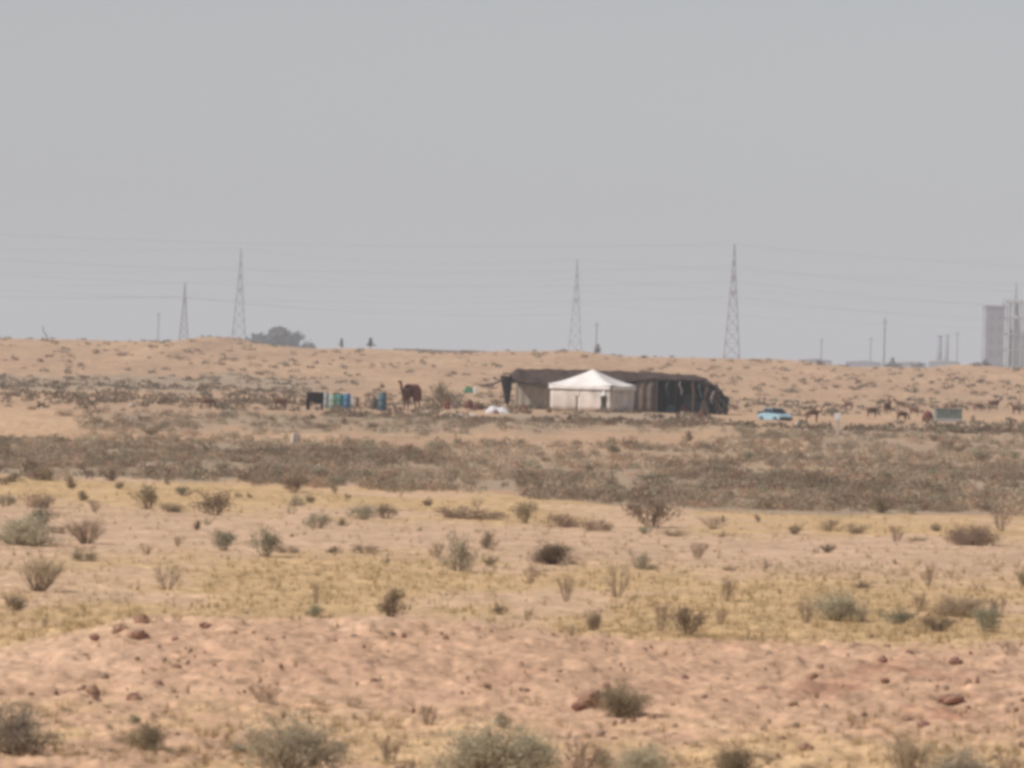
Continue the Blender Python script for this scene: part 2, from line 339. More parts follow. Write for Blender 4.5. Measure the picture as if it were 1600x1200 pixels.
# ------------------------------------------------------------------ shrubs
rng = np.random.default_rng(7)
def leaves(P, size, rng, thin=.5):
    """a small four-sided leaf at each point, any way round"""
    n = len(P); a = rng.normal(size=(n, 3)); a[:, 2] = np.abs(a[:, 2]) + .4; a /= np.linalg.norm(a, axis=1)[:, None]
    b = np.cross(a, rng.normal(size=(n, 3))); b /= np.linalg.norm(b, axis=1)[:, None]
    s = (size * rng.uniform(.6, 1.4, n))[:, None]
    V = np.stack([P - a * s * .5, P + b * s * thin * .5, P + a * s * .5, P - b * s * thin * .5], 1).reshape(-1, 3)
    return V, np.arange(4 * n).reshape(n, 4)
def shrub_parts(kind, seed, nst, nlf, lsize):
    """unit shrub: about 1 wide, 1 high, base at the origin -> stems MB, leaf arrays"""
    g = np.random.default_rng(seed); sb = MB(); tips = []; segs = []
    for k in range(nst):
        an = g.uniform(0, 2 * math.pi); lean = {'dome': g.uniform(.1, 1.35), 'vase': g.uniform(.15, .75), 'spiky': g.uniform(.05, 1.0), 'flat': g.uniform(.5, 1.45)}[kind]
        ln = {'dome': .52, 'vase': 1.02, 'spiky': .85, 'flat': .52}[kind] * g.uniform(.6, 1.08)
        hz = math.sin(lean) * ln * (1.0 if kind in ('dome', 'flat') else .75); z = math.cos(lean) * ln * (1.75 if kind in ('dome', 'flat') else 1.0)
        e = Vector((math.cos(an) * hz, math.sin(an) * hz, max(z, .06))); b = Vector((math.cos(an), math.sin(an), 0)) * g.uniform(0, .10)
        mid = b.lerp(e, .5) + Vector((g.normal() * .04, g.normal() * .04, -.03 if kind != 'vase' else -.06))
        sb.tube([b - Vector((0, 0, .06)), mid, e], [.011, .008, .003], 3, cap=False)
        segs.append((b, mid, e))
        for q in range(2):
            f = g.uniform(.35, .8); p = mid.lerp(e, f); e2 = p + (e - b) * .35 + Vector((g.normal() * .1, g.normal() * .1, abs(g.normal()) * .06))
            sb.tube([p, e2], [.006, .002], 3, cap=False); segs.append((p, p.lerp(e2, .5), e2))
    pts = []; JT = .045 if kind == 'vase' else .085
    for i in range(nlf):
        b, mid, e = segs[g.integers(len(segs))]; t = g.uniform(.25, 1.0) ** .6
        p = (b.lerp(mid, t * 2) if t < .5 else mid.lerp(e, t * 2 - 1))
        pts.append((p.x + g.normal() * JT, p.y + g.normal() * JT, max(.01, p.z + g.normal() * JT)))
    V, F = leaves(np.array(pts), lsize, g, .5 if kind != 'vase' else .25)
    return sb, V, F
PROTO = {}
SPEC = {'g': ('dome', 'leaf_grey', 1.0), 'e': ('spiky', 'leaf_green', 1.0), 'b': ('flat', 'leaf_brown', 1.0), 'd': ('dome', 'leaf_dark', 1.0), 's': ('spiky', 'leaf_dark', .8), 't': ('vase', 'leaf_straw', .7), 'n': ('vase', 'leaf_brown', .8)}
def get_proto(ty, lod, k):
    key = (ty, lod, k)
    if key not in PROTO:
        kind, lm, dens = SPEC[ty]; nst, nlf, ls = ((40, 5200, .045), (18, 1300, .07), (8, 300, .12))[lod]
        sb, V, F = shrub_parts(kind, 100 + 13 * k + ord(ty[0]), nst, int(nlf * dens), ls)
        st = sb.build('stems', 'stem'); lf = arrmesh('foliage', V, F, lm)
        PROTO[key] = (st.data, lf.data); bpy.data.objects.remove(st); bpy.data.objects.remove(lf)
    return PROTO[key]
MARKS = [(140, 'bent stick'), (310, 'short pylon'), (420, 'faint tall pylon'), (500, 'dark grove'), (570, 'teal drums'), (665, 'dark camel'), (820, 'slanting black drape'), (1000, 'white tent'),
         (1165, 'tent opening'), (1270, 'blue car'), (1420, 'white post'), (1530, 'grey-green box'), (9999, 'hazy tower')]
WORDSN = 'first second third fourth fifth sixth seventh eighth ninth tenth eleventh twelfth thirteenth fourteenth'.split()
NUMS = 'one two three four five six seven eight nine ten eleven twelve thirteen fourteen'.split()
pending = []      # (object, px, prefix, place)
def zone_words(px, py):
    lo = float(np.interp(px, GLO_X, GLO)); hi = float(np.interp(px, GHI_X, GHI))
    mo = float(np.interp(px, [0, 130, 250, 700, 1000, 1300, 1600], [1022, 1000, 968, 968, 1004, 1006, 1012]))
    mark = next(n for q, n in MARKS if px < q)
    if py > 1120: z = 'at frame bottom'
    elif py > mo + 4: z = 'on pink clods'
    elif py > 880: z = 'on yellow grass'
    elif py > lo + 1: z = 'on pale soil'
    elif py > hi - 4: z = 'in dense scrub'
    elif py > 655: z = 'on mottled sand'
    elif py > 612: return f'at camp level by {mark}'
    elif py > 585: return f'beyond camp, level with {mark}'
    else: return f'on far slope under {mark}'
    return f'{z} below {mark}'
TYW = {'g': 'domed grey-green', 'e': 'upright green-grey', 'b': 'low brown', 'd': 'dark olive', 's': 'spiky dark', 't': 'thin straw-coloured', 'n': 'twiggy brown'}
shrub_n = 0
def shrub(px, py, wpx, hpx, ty, group=None, world=None, yaw=None):
    global shrub_n
    p = world if world is not None else at(px, py)
    s = ppm(p); w_ = wpx / s; h_ = hpx / s
    if 585 < py < 665 and wpx < 30: wpx *= 1.25; hpx *= 1.3
    lod = 0 if wpx > 62 and py > 840 else (1 if wpx > 15 else 2)
    st, lf = get_proto(ty, lod, shrub_n % 3); shrub_n += 1
    size = 'tiny' if wpx < 13 else 'small' if wpx < 26 else 'medium' if wpx < 52 else 'large'
    yaw = random.Random(int(px * 31 + py)).uniform(0, 6.28)
    k = 1.08
    if lod == 2:
        o = bpy.data.objects.new('shrub', lf); C.objects.link(o)
    else:
        o = bpy.data.objects.new('shrub', None); C.objects.link(o)
        for nm, me in (('stems', st), ('foliage', lf)):
            c = bpy.data.objects.new(nm, me); C.objects.link(c); c.parent = o
    o.location = p - Vector((0, 0, .02)); o.rotation_euler = (0, 0, yaw); o.scale = (w_ * k, w_ * k, h_ * k)
    o['category'] = 'shrub'; o['group'] = group or 'desert shrubs'
    pending.append((o, px, f'{size} {TYW[ty]} shrub', zone_words(px, py)))
    return o
SH = [ # x, base y, width, height, kind
 (5,758,18,14,'b'),(10,790,32,20,'g'),(66,794,52,30,'b'),(62,824,44,32,'e'),(92,834,30,14,'b'),(35,852,95,42,'g'),(135,850,64,32,'n'),(130,877,44,18,'d'),(60,924,78,46,'t'),(18,954,38,30,'d'),
 (70,985,22,20,'t'),(112,764,24,16,'d'),(189,764,16,14,'d'),(148,800,26,18,'n'),(230,796,48,38,'s'),(262,800,42,16,'d'),(335,805,68,32,'s'),(259,758,14,9,'d'),(285,775,28,16,'e'),(373,778,11,11,'d'),
 (389,779,13,9,'d'),(229,868,20,15,'n'),(248,830,15,15,'t'),(307,828,18,14,'d'),(321,822,12,12,'e'),(277,854,22,15,'t'),(350,860,44,30,'e'),(262,922,46,36,'t'),(412,870,46,42,'e'),(450,864,34,16,'b'),
 (460,770,42,26,'s'),(484,786,17,13,'d'),(521,772,14,16,'d'),(544,780,12,11,'d'),(497,826,40,28,'g'),(536,822,20,12,'d'),(455,804,22,13,'t'),(568,812,54,26,'g'),(602,810,44,22,'s'),(624,780,15,13,'n'),
 (669,791,17,12,'d'),(708,810,74,26,'b'),(745,792,22,13,'t'),(766,812,52,16,'b'),(522,865,22,12,'d'),(572,864,38,14,'b'),(602,882,13,17,'d'),(656,830,11,7,'d'),(716,894,54,56,'g'),(682,872,32,22,'n'),
 (763,858,26,26,'d'),(767,884,22,18,'d'),(746,832,12,7,'g'),(610,964,46,44,'d'),(491,964,26,20,'e'),(493,944,22,30,'t'),(779,962,24,18,'s'),(820,817,38,34,'s'),(878,824,58,24,'b'),(937,830,46,24,'b'),
 (1018,824,72,42,'s'),(1009,835,22,13,'e'),(1050,838,42,15,'b'),(1115,827,52,18,'t'),(1129,840,15,11,'d'),(862,882,76,30,'d'),(1000,890,42,28,'g'),(1090,874,32,24,'n'),(831,912,28,26,'n'),(965,934,44,48,'t'),
 (885,940,30,36,'n'),(1138,892,22,12,'b'),(1135,940,28,32,'n'),(1197,890,12,14,'d'),(825,972,18,20,'n'),(893,992,24,15,'t'),(928,990,34,32,'s'),(1032,985,32,40,'n'),(1074,992,54,44,'s'),(1126,977,24,24,'n'),
 (1183,817,13,13,'d'),(1244,836,20,20,'d'),(1297,830,34,22,'b'),(1339,834,34,22,'b'),(1383,822,12,17,'t'),(1400,846,28,22,'n'),(1432,846,26,10,'b'),(1459,830,20,13,'d'),(1515,852,66,36,'b'),(1565,830,34,26,'n'),
 (1294,864,20,17,'d'),(1275,864,10,8,'d'),(1398,882,10,8,'d'),(1358,872,9,6,'d'),(1347,920,28,12,'d'),(1451,917,26,28,'n'),(1597,917,24,30,'d'),(1306,970,78,42,'g'),(1258,974,30,30,'n'),(1345,972,20,16,'n'),(1400,978,56,26,'e'),
 (1436,957,30,26,'n'),(1468,986,52,30,'d'),(1497,962,76,34,'b'),(1540,988,54,38,'e'),(1560,964,36,28,'n'),(1578,1030,32,26,'n'),(1128,816,12,10,'d'),
 (22,1178,110,74,'g'),(30,1105,44,12,'b'),(232,1174,70,42,'s'),(250,1178,34,20,'d'),(208,1134,20,20,'e'),(160,1140,34,12,'e'),(105,1142,26,12,'t'),(415,1102,56,30,'n'),(492,1104,38,18,'t'),(552,1108,30,22,'t'),
 (455,1212,132,86,'g'),(530,1178,26,22,'e'),(608,1194,46,40,'n'),(668,1136,34,32,'n'),(783,1142,32,30,'s'),(375,1174,36,14,'e'),(770,1228,150,92,'g'),(740,1206,60,50,'n'),(826,1222,70,74,'e'),(905,1226,60,62,'n'),
 (1005,1226,96,58,'g'),(940,1218,34,50,'s'),(1148,1220,76,50,'s'),(1085,1168,30,13,'t'),(1180,1188,80,14,'b'),(968,1118,82,48,'d'),(1418,1222,84,60,'t'),(1500,1232,120,56,'g'),(1410,1180,26,24,'n'),(1580,1215,60,34,'t'),
 (50,1216,60,26,'b'),(300,1222,60,20,'t'),(640,1222,50,26,'t'),(1260,1215,50,22,'b'),(20,1224,60,20,'g'),
 # larger bushes standing out at the edges of the dense band and between it and the camp
 (20,754,30,16,'d'),(60,750,44,20,'b'),(72,752,30,24,'d'),(172,752,26,18,'d'),(235,680,26,16,'d'),(268,678,18,10,'d'),(447,697,9,20,'s'),(478,694,14,12,'d'),(350,732,22,12,'d'),(500,744,40,18,'g'),
 (1345,757,22,12,'d'),(1382,756,22,20,'e'),(1470,782,36,20,'d'),(1500,786,30,14,'e'),(1545,800,34,14,'d'),(1378,802,40,24,'d'),(1240,772,36,18,'g'),(1295,790,22,18,'d'),(1020,758,40,18,'e'),(1045,762,26,14,'e'),
 (890,760,20,10,'d'),(820,747,44,12,'d'),(790,762,14,12,'d'),(955,762,18,16,'d'),(1075,690,16,16,'d'),(1170,722,26,18,'e'),(1200,714,14,8,'d'),(1280,722,24,14,'g'),(1480,706,30,22,'b'),(1530,722,40,24,'g'),(960,708,24,12,'d'),
 (675,702,26,12,'g'),(715,696,12,16,'d'),(1490,745,30,12,'g'),(1460,690,26,12,'b'),(1270,690,30,16,'b'),
 (688,638,42,36,'d'),(225,660,20,12,'b'),(100,650,26,10,'b'),(50,640,14,8,'b'),(360,626,8,8,'d'),(300,624,8,8,'d'),(335,630,10,8,'d'),(415,636,10,10,'d'),(15,630,10,12,'b'),(133,624,8,12,'e'),
 (1376,632,14,8,'d'),(1440,634,12,8,'d'),(1510,642,8,8,'d'),
 (1545,648,8,12,'n'),(1594,636,10,16,'n'),(1520,655,10,6,'d'),(1305,646,8,8,'d'),(1345,640,12,6,'b'),(1305,606,14,7,'b'),(1338,610,18,6,'d'),(1365,606,10,7,'d'),(1428,614,18,8,'d'),
 (1426,596,7,8,'d'),(1530,600,7,8,'d'),(1568,598,12,7,'b'),(1465,617,12,8,'d'),(1523,616,14,7,'b'),(1240,614,34,8,'g'),(1270,612,12,6,'d'),
 (20,560,10,6,'d'),(78,557,14,6,'b'),(110,558,12,5,'b'),(107,577,10,7,'d'),(190,556,18,7,'b'),(232,561,9,5,'d'),(200,580,12,6,'d'),(272,560,14,7,'b'),(282,563,14,7,'d'),(300,552,10,5,'b'),(348,564,12,8,'b'),(393,563,14,7,'b'),
 (463,572,12,7,'d'),(330,584,10,5,'b'),(618,575,12,5,'d'),(700,588,14,5,'b'),(538,586,12,5,'d'),(10,530,10,4,'b'),(1140,566,14,5,'b'),(1195,568,14,5,'b'),(1142,578,6,6,'d'),(1050,566,14,6,'b'),(560,566,8,6,'b'),(675,555,8,5,'d')]
for s_ in SH: shrub(*s_)
# more single bushes where the photograph shows them, spread by the density of the scrub
rs = np.random.default_rng(99); left_n = 292 - len(SH); tries = 0
while left_n > 0 and tries < 6000:
    tries += 1
    px = rs.uniform(-5, 1605); py = rs.choice([rs.uniform(690, 808), rs.uniform(640, 700), rs.uniform(560, 640)], p=[.45, .25, .3])
    d_ = float(scrub_density(np.array(px), np.array(py)))
    if rs.uniform() > d_ * .9 + .10: continue
    if py < 655 and 470 < px < 1250 and py > 572: continue
    k = ((py - 520) / 250)
    shrub(px, py, rs.uniform(15, 26) * k + 3, rs.uniform(9, 15) * k + 2, rs.choice(list('gbdedbg'))); left_n -= 1

# ------------------------------------------------------------------ scrub, grass and clods nobody could count
def cloud(name, P, S, Hh, tint, nl, mt, lsize, seed, flat=.5, grass=False):
    """P (n,3) clump places, S widths, Hh heights, tint (n,3): nl leaves per clump"""
    g = np.random.default_rng(seed); n = len(P)
    if grass:
        a = g.uniform(0, 6.28, (n, nl)); r = g.uniform(0, .5, (n, nl)) ; b0 = np.stack([np.cos(a) * r * .6, np.sin(a) * r * .6, np.zeros_like(r)], -1)
        tp = np.stack([np.cos(a) * r * 1.3, np.sin(a) * r * 1.3, g.uniform(.4, 1, (n, nl))], -1)
        sc_ = np.stack([S, S, Hh], -1)[:, None, :]; b0 = b0 * sc_ + P[:, None, :]; tp = tp * sc_ + P[:, None, :]
        wv = g.normal(size=(n, nl, 3)); wv[..., 2] = 0; wv = wv / np.linalg.norm(wv, axis=-1, keepdims=True) * lsize * .5
        b0[..., 2] -= .02
        V = np.stack([b0 - wv, b0 + wv, tp], 2).reshape(-1, 3); F = np.arange(len(V)).reshape(-1, 3); k = 3
    else:
        u = g.normal(size=(n, nl, 3)); u /= np.linalg.norm(u, axis=-1, keepdims=True); u[..., 2] = np.abs(u[..., 2])
        u *= g.uniform(.55, 1.05, (n, nl, 1)) ; lump = 1 + .25 * g.normal(size=(n, 1, 1)) * 0
        Q = u * np.stack([S * .5, S * .5, Hh], -1)[:, None, :] * lump + P[:, None, :]
        V, F = leaves(Q.reshape(-1, 3), np.repeat(S * lsize, nl), g, flat); k = 4
    T = np.repeat(tint, nl * k, axis=0)
    o = arrmesh(name, V, F, mt, tint=T); o['kind'] = 'stuff'; return o
def scatter(n, fden, y0, y1, seed):
    """world points in the photographed wedge with a margin, kept by density"""
    g = np.random.default_rng(seed); t = g.uniform(-.088, .088, n); q = 1 / g.uniform(1 / y1, 1 / y0, n)
    x = t * q; px, py = proj(x, q, H(x, q)); keep = g.uniform(size=n) < fden(px, py, x, q); x, q = x[keep], q[keep]
    return np.stack([x, q, H(x, q)], -1)
g = np.random.default_rng(5)
P = scatter(15000, lambda px, py, x, q: scrub_density(px, py) * np.clip(.62 + 2.6 * fbm(x / 4, q / 9, 3, 9), 0.05, 1), 215, 480, 1)
n = len(P); base = np.array([(.37, .30, .23), (.33, .275, .205), (.41, .335, .265), (.35, .25, .185), (.31, .285, .215)])
tint = base[g.integers(0, 5, n)] * np.array((1.22, 1.14, 1.06)) * (1 + .45 * fbm(P[:, 0] / 2.5, P[:, 1] / 9, 2, 78))[:, None] * g.uniform(.7, 1.25, (n, 1)) * (1 + .5 * fbm(P[:, 0] / 5, P[:, 1] / 14, 2, 77))[:, None]
S = g.uniform(.25, .85, n); cloud('desert_scrub', P, S, S * g.uniform(.35, .7, n), tint, 84, 'scrub', .135, 2)
tag(bpy.data.objects['desert_scrub'], 'grey-brown low scrub covering the flat between the yellow ground and the camp', 'scrub', None, 'stuff')
P = scatter(9000, lambda px, py, x, q: (scrub_density(px, py) * .9 + .42 * (py < 640) + .2 * np.exp(-((py - 600) / 7) ** 2) + .2 * np.exp(-((py - 577) / 3) ** 2)) * np.clip(.6 + 1.7 * fbm(x / 9, q / 28, 3, 19), 0, 1), 480, 1150, 3)
n = len(P); tint = base[g.integers(0, 5, n)] * np.array((1.0, .92, .85)) * g.uniform(.6, 1.05, (n, 1)); S = g.uniform(.4, 1.4, n)
P_ = P; cloud('slope_scrub', P, S, S * g.uniform(.2, .42, n), tint, 26, 'scrub', .26, 4)
tag(bpy.data.objects['slope_scrub'], 'sparse brown scrub scattered on the long slope behind the camp', 'scrub', None, 'stuff')
def ygrass(px, py, x, q):
    lo = np.interp(px, GLO_X, GLO); mo = np.interp(px, [0, 130, 250, 700, 1000, 1300, 1600], [1022, 1000, 968, 968, 1004, 1006, 1012])
    n_ = fbm(x / 3.5, q / 14, 3, 40)
    return ((py > lo) & (py < mo)) * np.where(py > 880, .9, .35) * np.clip(.7 - 1.3 * n_, 0, 1) + (py > 1110) * .5 * np.clip(.5 - 1.5 * n_, 0, 1) + ((py >= mo) & (py <= 1110)) * .05
P = scatter(26000, ygrass, 76, 235, 6); n = len(P)
tint = np.array((.50, .365, .19)) * g.uniform(.75, 1.2, (n, 1)) * np.where(g.uniform(size=(n, 1)) < .2, np.array((.8, .78, .8)), 1.0)
cloud('dry_grass', P, g.uniform(.08, .3, n), g.uniform(.05, .18, n), tint, 10, 'grass', .012, 7, grass=True)
tag(bpy.data.objects['dry_grass'], 'short yellow dry grass on the soil behind the pink mound', 'grass', None, 'stuff')
def clods():
    g = np.random.default_rng(31); P = scatter(9000, lambda px, py, x, q: np.where(py > 985, .5, .08) * np.clip(.5 + 1.4 * fbm(x / 1.5, q / 4, 2, 90), 0.05, 1), 76, 200, 32)
    n = len(P); u = (1 + 5 ** .5) / 2
    ico = np.array([(-1, u, 0), (1, u, 0), (-1, -u, 0), (1, -u, 0), (0, -1, u), (0, 1, u), (0, -1, -u), (0, 1, -u), (u, 0, -1), (u, 0, 1), (-u, 0, -1), (-u, 0, 1)]) / 1.9
    fc = np.array([(0, 11, 5), (0, 5, 1), (0, 1, 7), (0, 7, 10), (0, 10, 11), (1, 5, 9), (5, 11, 4), (11, 10, 2), (10, 7, 6), (7, 1, 8), (3, 9, 4), (3, 4, 2), (3, 2, 6), (3, 6, 8), (3, 8, 9), (4, 9, 5), (2, 4, 11), (6, 2, 10), (8, 6, 7), (9, 8, 1)])
    S = .010 + .034 * g.uniform(size=n) ** 3
    V = ico[None] * (1 + .25 * g.normal(size=(n, 12, 1))) * (S[:, None] * g.uniform(.7, 1.5, (n, 3)))[:, None, :] + P[:, None, :] + np.array((0, 0, .01))
    F = (fc[None] + (np.arange(n) * 12)[:, None, None]).reshape(-1, 3)
    t = np.where(g.uniform(size=(n, 1)) < .55, np.array([(.36, .21, .15)]), np.array([(.48, .35, .27)])) * g.uniform(.75, 1.15, (n, 1))
    o = arrmesh('gravel', V.reshape(-1, 3), F, 'grass', tint=np.repeat(t, 12, axis=0))
    tag(o, 'small reddish clods and stones strewn over the pink mound', 'gravel', None, 'stuff')
clods()

# ------------------------------------------------------------------ rocks
def rock_mesh(seed):
    g = np.random.default_rng(seed); mb = MB()
    def f(u, v):
        th = u * 2 * math.pi; ph = (v - .5) * math.pi * .98; d = np.array((math.cos(th) * math.cos(ph), math.sin(th) * math.cos(ph), math.sin(ph)))
        r = .5 * (1 + .45 * float(vnoise(np.array(d[0] * 1.6 + seed * 3.1 + d[2]), np.array(d[1] * 1.6 + d[2] * 1.3), seed)) + .3 * float(vnoise(np.array(d[0] * 3.5 + d[2] * 2), np.array(d[1] * 3.5 - d[2]), seed + 3)))
        return (d[0] * r, d[1] * r, d[2] * r * .95 + .35)
    mb.grid(f, 14, 9); return mb
ROCKP = []
for k in range(4):
    o = rock_mesh(k + 1).build('rock', 'rock', smooth=False); ROCKP.append(o.data); bpy.data.objects.remove(o)
RK = [(222,974,26,18),(190,987,30,16),(216,999,38,20),(147,999,20,11),(146,1084,22,16),(210,1098,26,20),(246,1074,24,14),(274,1044,20,9),(170,1120,15,11),(320,979,20,9),(273,1002,15,9),(696,1000,11,11),(182,990,18,10),
      (925,1104,56,34),(947,1076,18,12),(905,1108,30,14),(1380,1034,18,12),(1268,1063,26,16),(1281,1044,14,9),(1382,1066,18,9),(1493,1037,24,13),(1546,1054,26,10),(1513,1072,13,15),(1486,1098,54,18),(1416,1128,22,11),(1442,1136,24,13),
      (1516,1149,24,13),(1260,1176,28,20),(1310,1150,20,10),(1018,1124,14,11),(990,1129,12,9),(891,1055,11,9),(1070,1062,15,9),(1191,1079,20,9),(1052,1105,13,8),(590,992,16,8),(583,1066,16,9),(581,1040,14,9),(760,1074,16,9),(1240,1102,18,8),(1420,1022,18,8)]
for i, (px, py, wp, hp) in enumerate(RK):
    p = at(px, py); s = ppm(p); o = bpy.data.objects.new('rock', ROCKP[i % 4]); C.objects.link(o)
    o.location = p - Vector((0, 0, hp / s * .12)); o.scale = (wp / s, wp / s * .8, hp / s * 1.05); o.rotation_euler = (0, 0, i * 1.7)
    o['category'] = 'rock'; o['group'] = 'red rocks on the mound'
    size = 'tiny' if wp < 13 else 'small' if wp < 21 else 'medium' if wp < 32 else 'large'
    pending.append((o, px, f'{size} {"flat" if hp / wp < .5 else "chunky"} red-brown rock', zone_words(px, py)))
pale_me = None
for i, (px, py, wp, hp, lab) in enumerate([(253,609,7,9,'bright white stone in the far scrub beneath the faint tall pylon'),(206,636,14,9,'dusty pale boulder beyond the bare sand patch near the short pylon'),(284,624,12,8,'pale stone among brown tufts under the short pylon'),
        (1036,644,22,7,'flat pale rock lying before the hanging brown tent panel'),(1068,648,10,7,'whitish stone before the dark tent opening'),(1070,657,10,7,'creamy stone just in front of the whitish one by the tent'),(1090,660,9,7,'grey-white stone in front of the red-brown sack'),
        (1252,664,22,8,'flat bluish-grey slab lying beside the blue car'),(849,631,8,7,'pinkish pale stone beside the white tent corner'),(495,640,9,5,'pale stone beneath the black draped crate'),(553,644,9,6,'pinkish stone in front of the white jerrycan'),(845,694,14,4,'bright flat stone on bare sand below the white tent')]):
    if pale_me is None:
        o = rock_mesh(9).build('pale_rock', 'paler'); pale_me = o.data; bpy.data.objects.remove(o)
    p = at(px, py); s = ppm(p); o = bpy.data.objects.new('pale_rock', pale_me); C.objects.link(o)
    o.location = p - Vector((0, 0, .03)); o.scale = (wp / s, wp / s * .8, hp / s); o.rotation_euler = (0, 0, i * 1.3); tag(o, lab, 'rock', 'pale stones about the camp')
# unique labels: same words and same place are told apart by their order towards the tower
byk = {}
for o, px, pre, plc in pending: byk.setdefault((pre, plc), []).append((px, o))
for (pre, plc), L_ in byk.items():
    L_.sort(key=lambda q: q[0]); n = len(L_)
    for i, (px, o) in enumerate(L_):
        o['label'] = f'{pre} {plc}' + ('' if n == 1 else f', {WORDSN[i]} of {NUMS[n-1]} towards tower')

# ------------------------------------------------------------------ black goat-hair tent
def lerp_tab(x, xs, ys): return float(np.interp(x, xs, ys))
T0 = pos(970, 600); T0.z = float(H(T0.x, 600))
tent = thing('bedouin_tent', T0, 0, 'long low black-brown goat-hair tent with sloping end, behind the white tent', 'tent')
xs = [-9.5, -8.9, -6, -3, 0, 3, 5.5, 7.2, 8.4, 9.4]
zr = [3.05, 3.45, 3.5, 3.5, 3.5, 3.45, 3.35, 3.2, 2.5, 1.3]
zf = [2.5, 2.4, 2.0, 2.2, 2.6, 2.9, 2.9, 2.85, 2.15, 1.0]
zb = [2.2, 2.1, 1.9, 1.6, 1.4, 1.4, 1.4, 1.3, 1.0, .7]
def roof(u, v):
    x = -9.5 + 18.9 * u; y = -2.6 + 5.8 * v
    a, b, c = lerp_tab(x, xs, zf), lerp_tab(x, xs, zr), lerp_tab(x, xs, zb)
    t = v / .5 if v < .5 else (v - .5) / .5
    z = (a + (b - a) * t ** 1.25) if v < .5 else (b + (c - b) * t ** .8)
    if x > 6: z += (x - 6) * .10 * math.sin(x * 7.3 + v * 6) * (1 if v < .5 else .4)
    z += .03 * math.cos(x * 2.05) * (1 - abs(v - .5)) + .03 * math.sin(x * 5 + v * 4)
    return (x + .05 * math.sin(v * 9), y, z)
def panel(x0, x1, y0, ztop, mtl, nm, amp=.1, zbot=0.02):
    def f(u, v):
        x = x0 + (x1 - x0) * u; return (x, y0 + amp * math.sin(x * 9) * (1 - v * .5), zbot + (ztop - zbot) * v)
    return MB().grid(f, 24, 5).build(nm, mtl, tent, True, .03)
MB().grid(roof, 60, 14).build('roof', 'goat_hair', tent, True, .04)
def backw(u, v):
    x = -4.8 + 13.9 * u; return (x, 3.1 + .12 * math.sin(x * 3), (lerp_tab(x, xs, zb) + .05) * v)
MB().grid(backw, 50, 5).build('back_wall', 'goat_hair', tent, True, .04)
panel(-9.1, -6.0, -1.2, 2.25, 'tan_cloth', 'back_curtain', .04)
def endw(u, v):
    y = -2.4 + 5.4 * u; return (8.9 + .35 * (1 - v) + .08 * math.sin(y * 4), y, (1.25 if abs(y) < 1.5 else 1.05) * v)
MB().grid(endw, 20, 5).build('end_wall', 'rug', tent, True, .04)
panel(1.35, 3.0, -2.45, 2.75, 'brown_cloth', 'hanging_panel')
panel(3.15, 7.8, 1.0, 2.6, 'black_cloth', 'inner_curtain')
panel(5.6, 8.3, -.4, 1.6, 'rug', 'inner_curtain')
panel(-4.0, 1.2, -.3, 2.5, 'brown_cloth', 'inner_curtain')
for x, z in ((-8.8, 3.4), (-5, 3.45), (0, 3.5), (4.8, 3.3), (7.0, 3.1)):
    MB().tube([(x, .3, -.1), (x + .05, .3, z)], .06, 6).build('pole', 'wood', tent)
for x in (-8.9, -6.4, 3.15, 6.3):
    MB().tube([(x, -2.7, -.1), (x, -2.5, lerp_tab(x, xs, zf) + .05)], .05, 6).build('pole', 'wood' if x != 3.15 else 'brown_cloth', tent)
for i, (x, w_, h0, h1, mt_) in enumerate([(6.3, .35, .9, 2.7, 'goat_hair'), (6.9, .25, 1.3, 2.6, 'rug'), (7.5, .4, .5, 2.3, 'goat_hair'), (8.0, .3, .9, 2.0, 'dull_cloth'), (8.4, .35, .15, 1.7, 'goat_hair'), (8.85, .3, .35, 1.3, 'rug'), (9.2, .3, .0, .9, 'goat_hair'), (5.2, .22, 1.6, 2.75, 'dull_cloth'), (4.1, .2, 1.2, 2.8, 'rug')]):
    MB().grid(lambda u, v, x=x, w_=w_, h0=h0, h1=h1, i=i: (x + w_ * (u - .5) * (.5 + .5 * v) + .12 * math.sin(v * 5 + i), -2.5 + .1 * math.sin(u * 6 + i), h0 + (h1 - h0) * v + .12 * math.sin(u * 7 + i) * (1 - v)), 6, 6).build('torn_strip', mt_, tent, True, .02)
# black drape at the far end, narrowing to the ground, on its own pole
def drape(u, v):
    a = u * 2 * math.pi; w_ = .12 + .42 * v ** .8; cx = -9.72 - .16 * v
    return (cx + w_ * math.cos(a) * (1 + .12 * math.sin(3 * a)), -2.6 + .25 * math.sin(a) * (.4 + .6 * v), .35 + 2.45 * v)
MB().grid(drape, 16, 8).build('end_drape', 'black_cloth', tent, True)
MB().tube([(-9.65, -2.6, -.15), (-10.15, -2.6, 3.15)], .06, 6).build('pole', 'wood', tent)
MB().tube([(-10.1, -2.6, 2.6), (-10.9, -2.6, 2.12), (-11.8, -2.6, 1.92), (-12.6, -2.6, 2.05)], [.17, .12, .14, .05], 6).build('rolled_edge', 'brown_cloth', tent, True)
MB().tube([(-12.6, -2.6, 2.05), (-13.6, -2.6, 1.0), (-14.6, -2.6, -.05)], .03, 4).build('guy_rope', 'wood', tent)
for x, y, z, xe in ((7.1, -2.6, 2.8, 9.0), (9.4, -1, 1.3, 11.0), (9.4, 2, 1.1, 10.6)):
    MB().tube([(x, y, z), (xe, y - 1.4, -.03)], .02, 4).build('guy_rope', 'wood', tent)

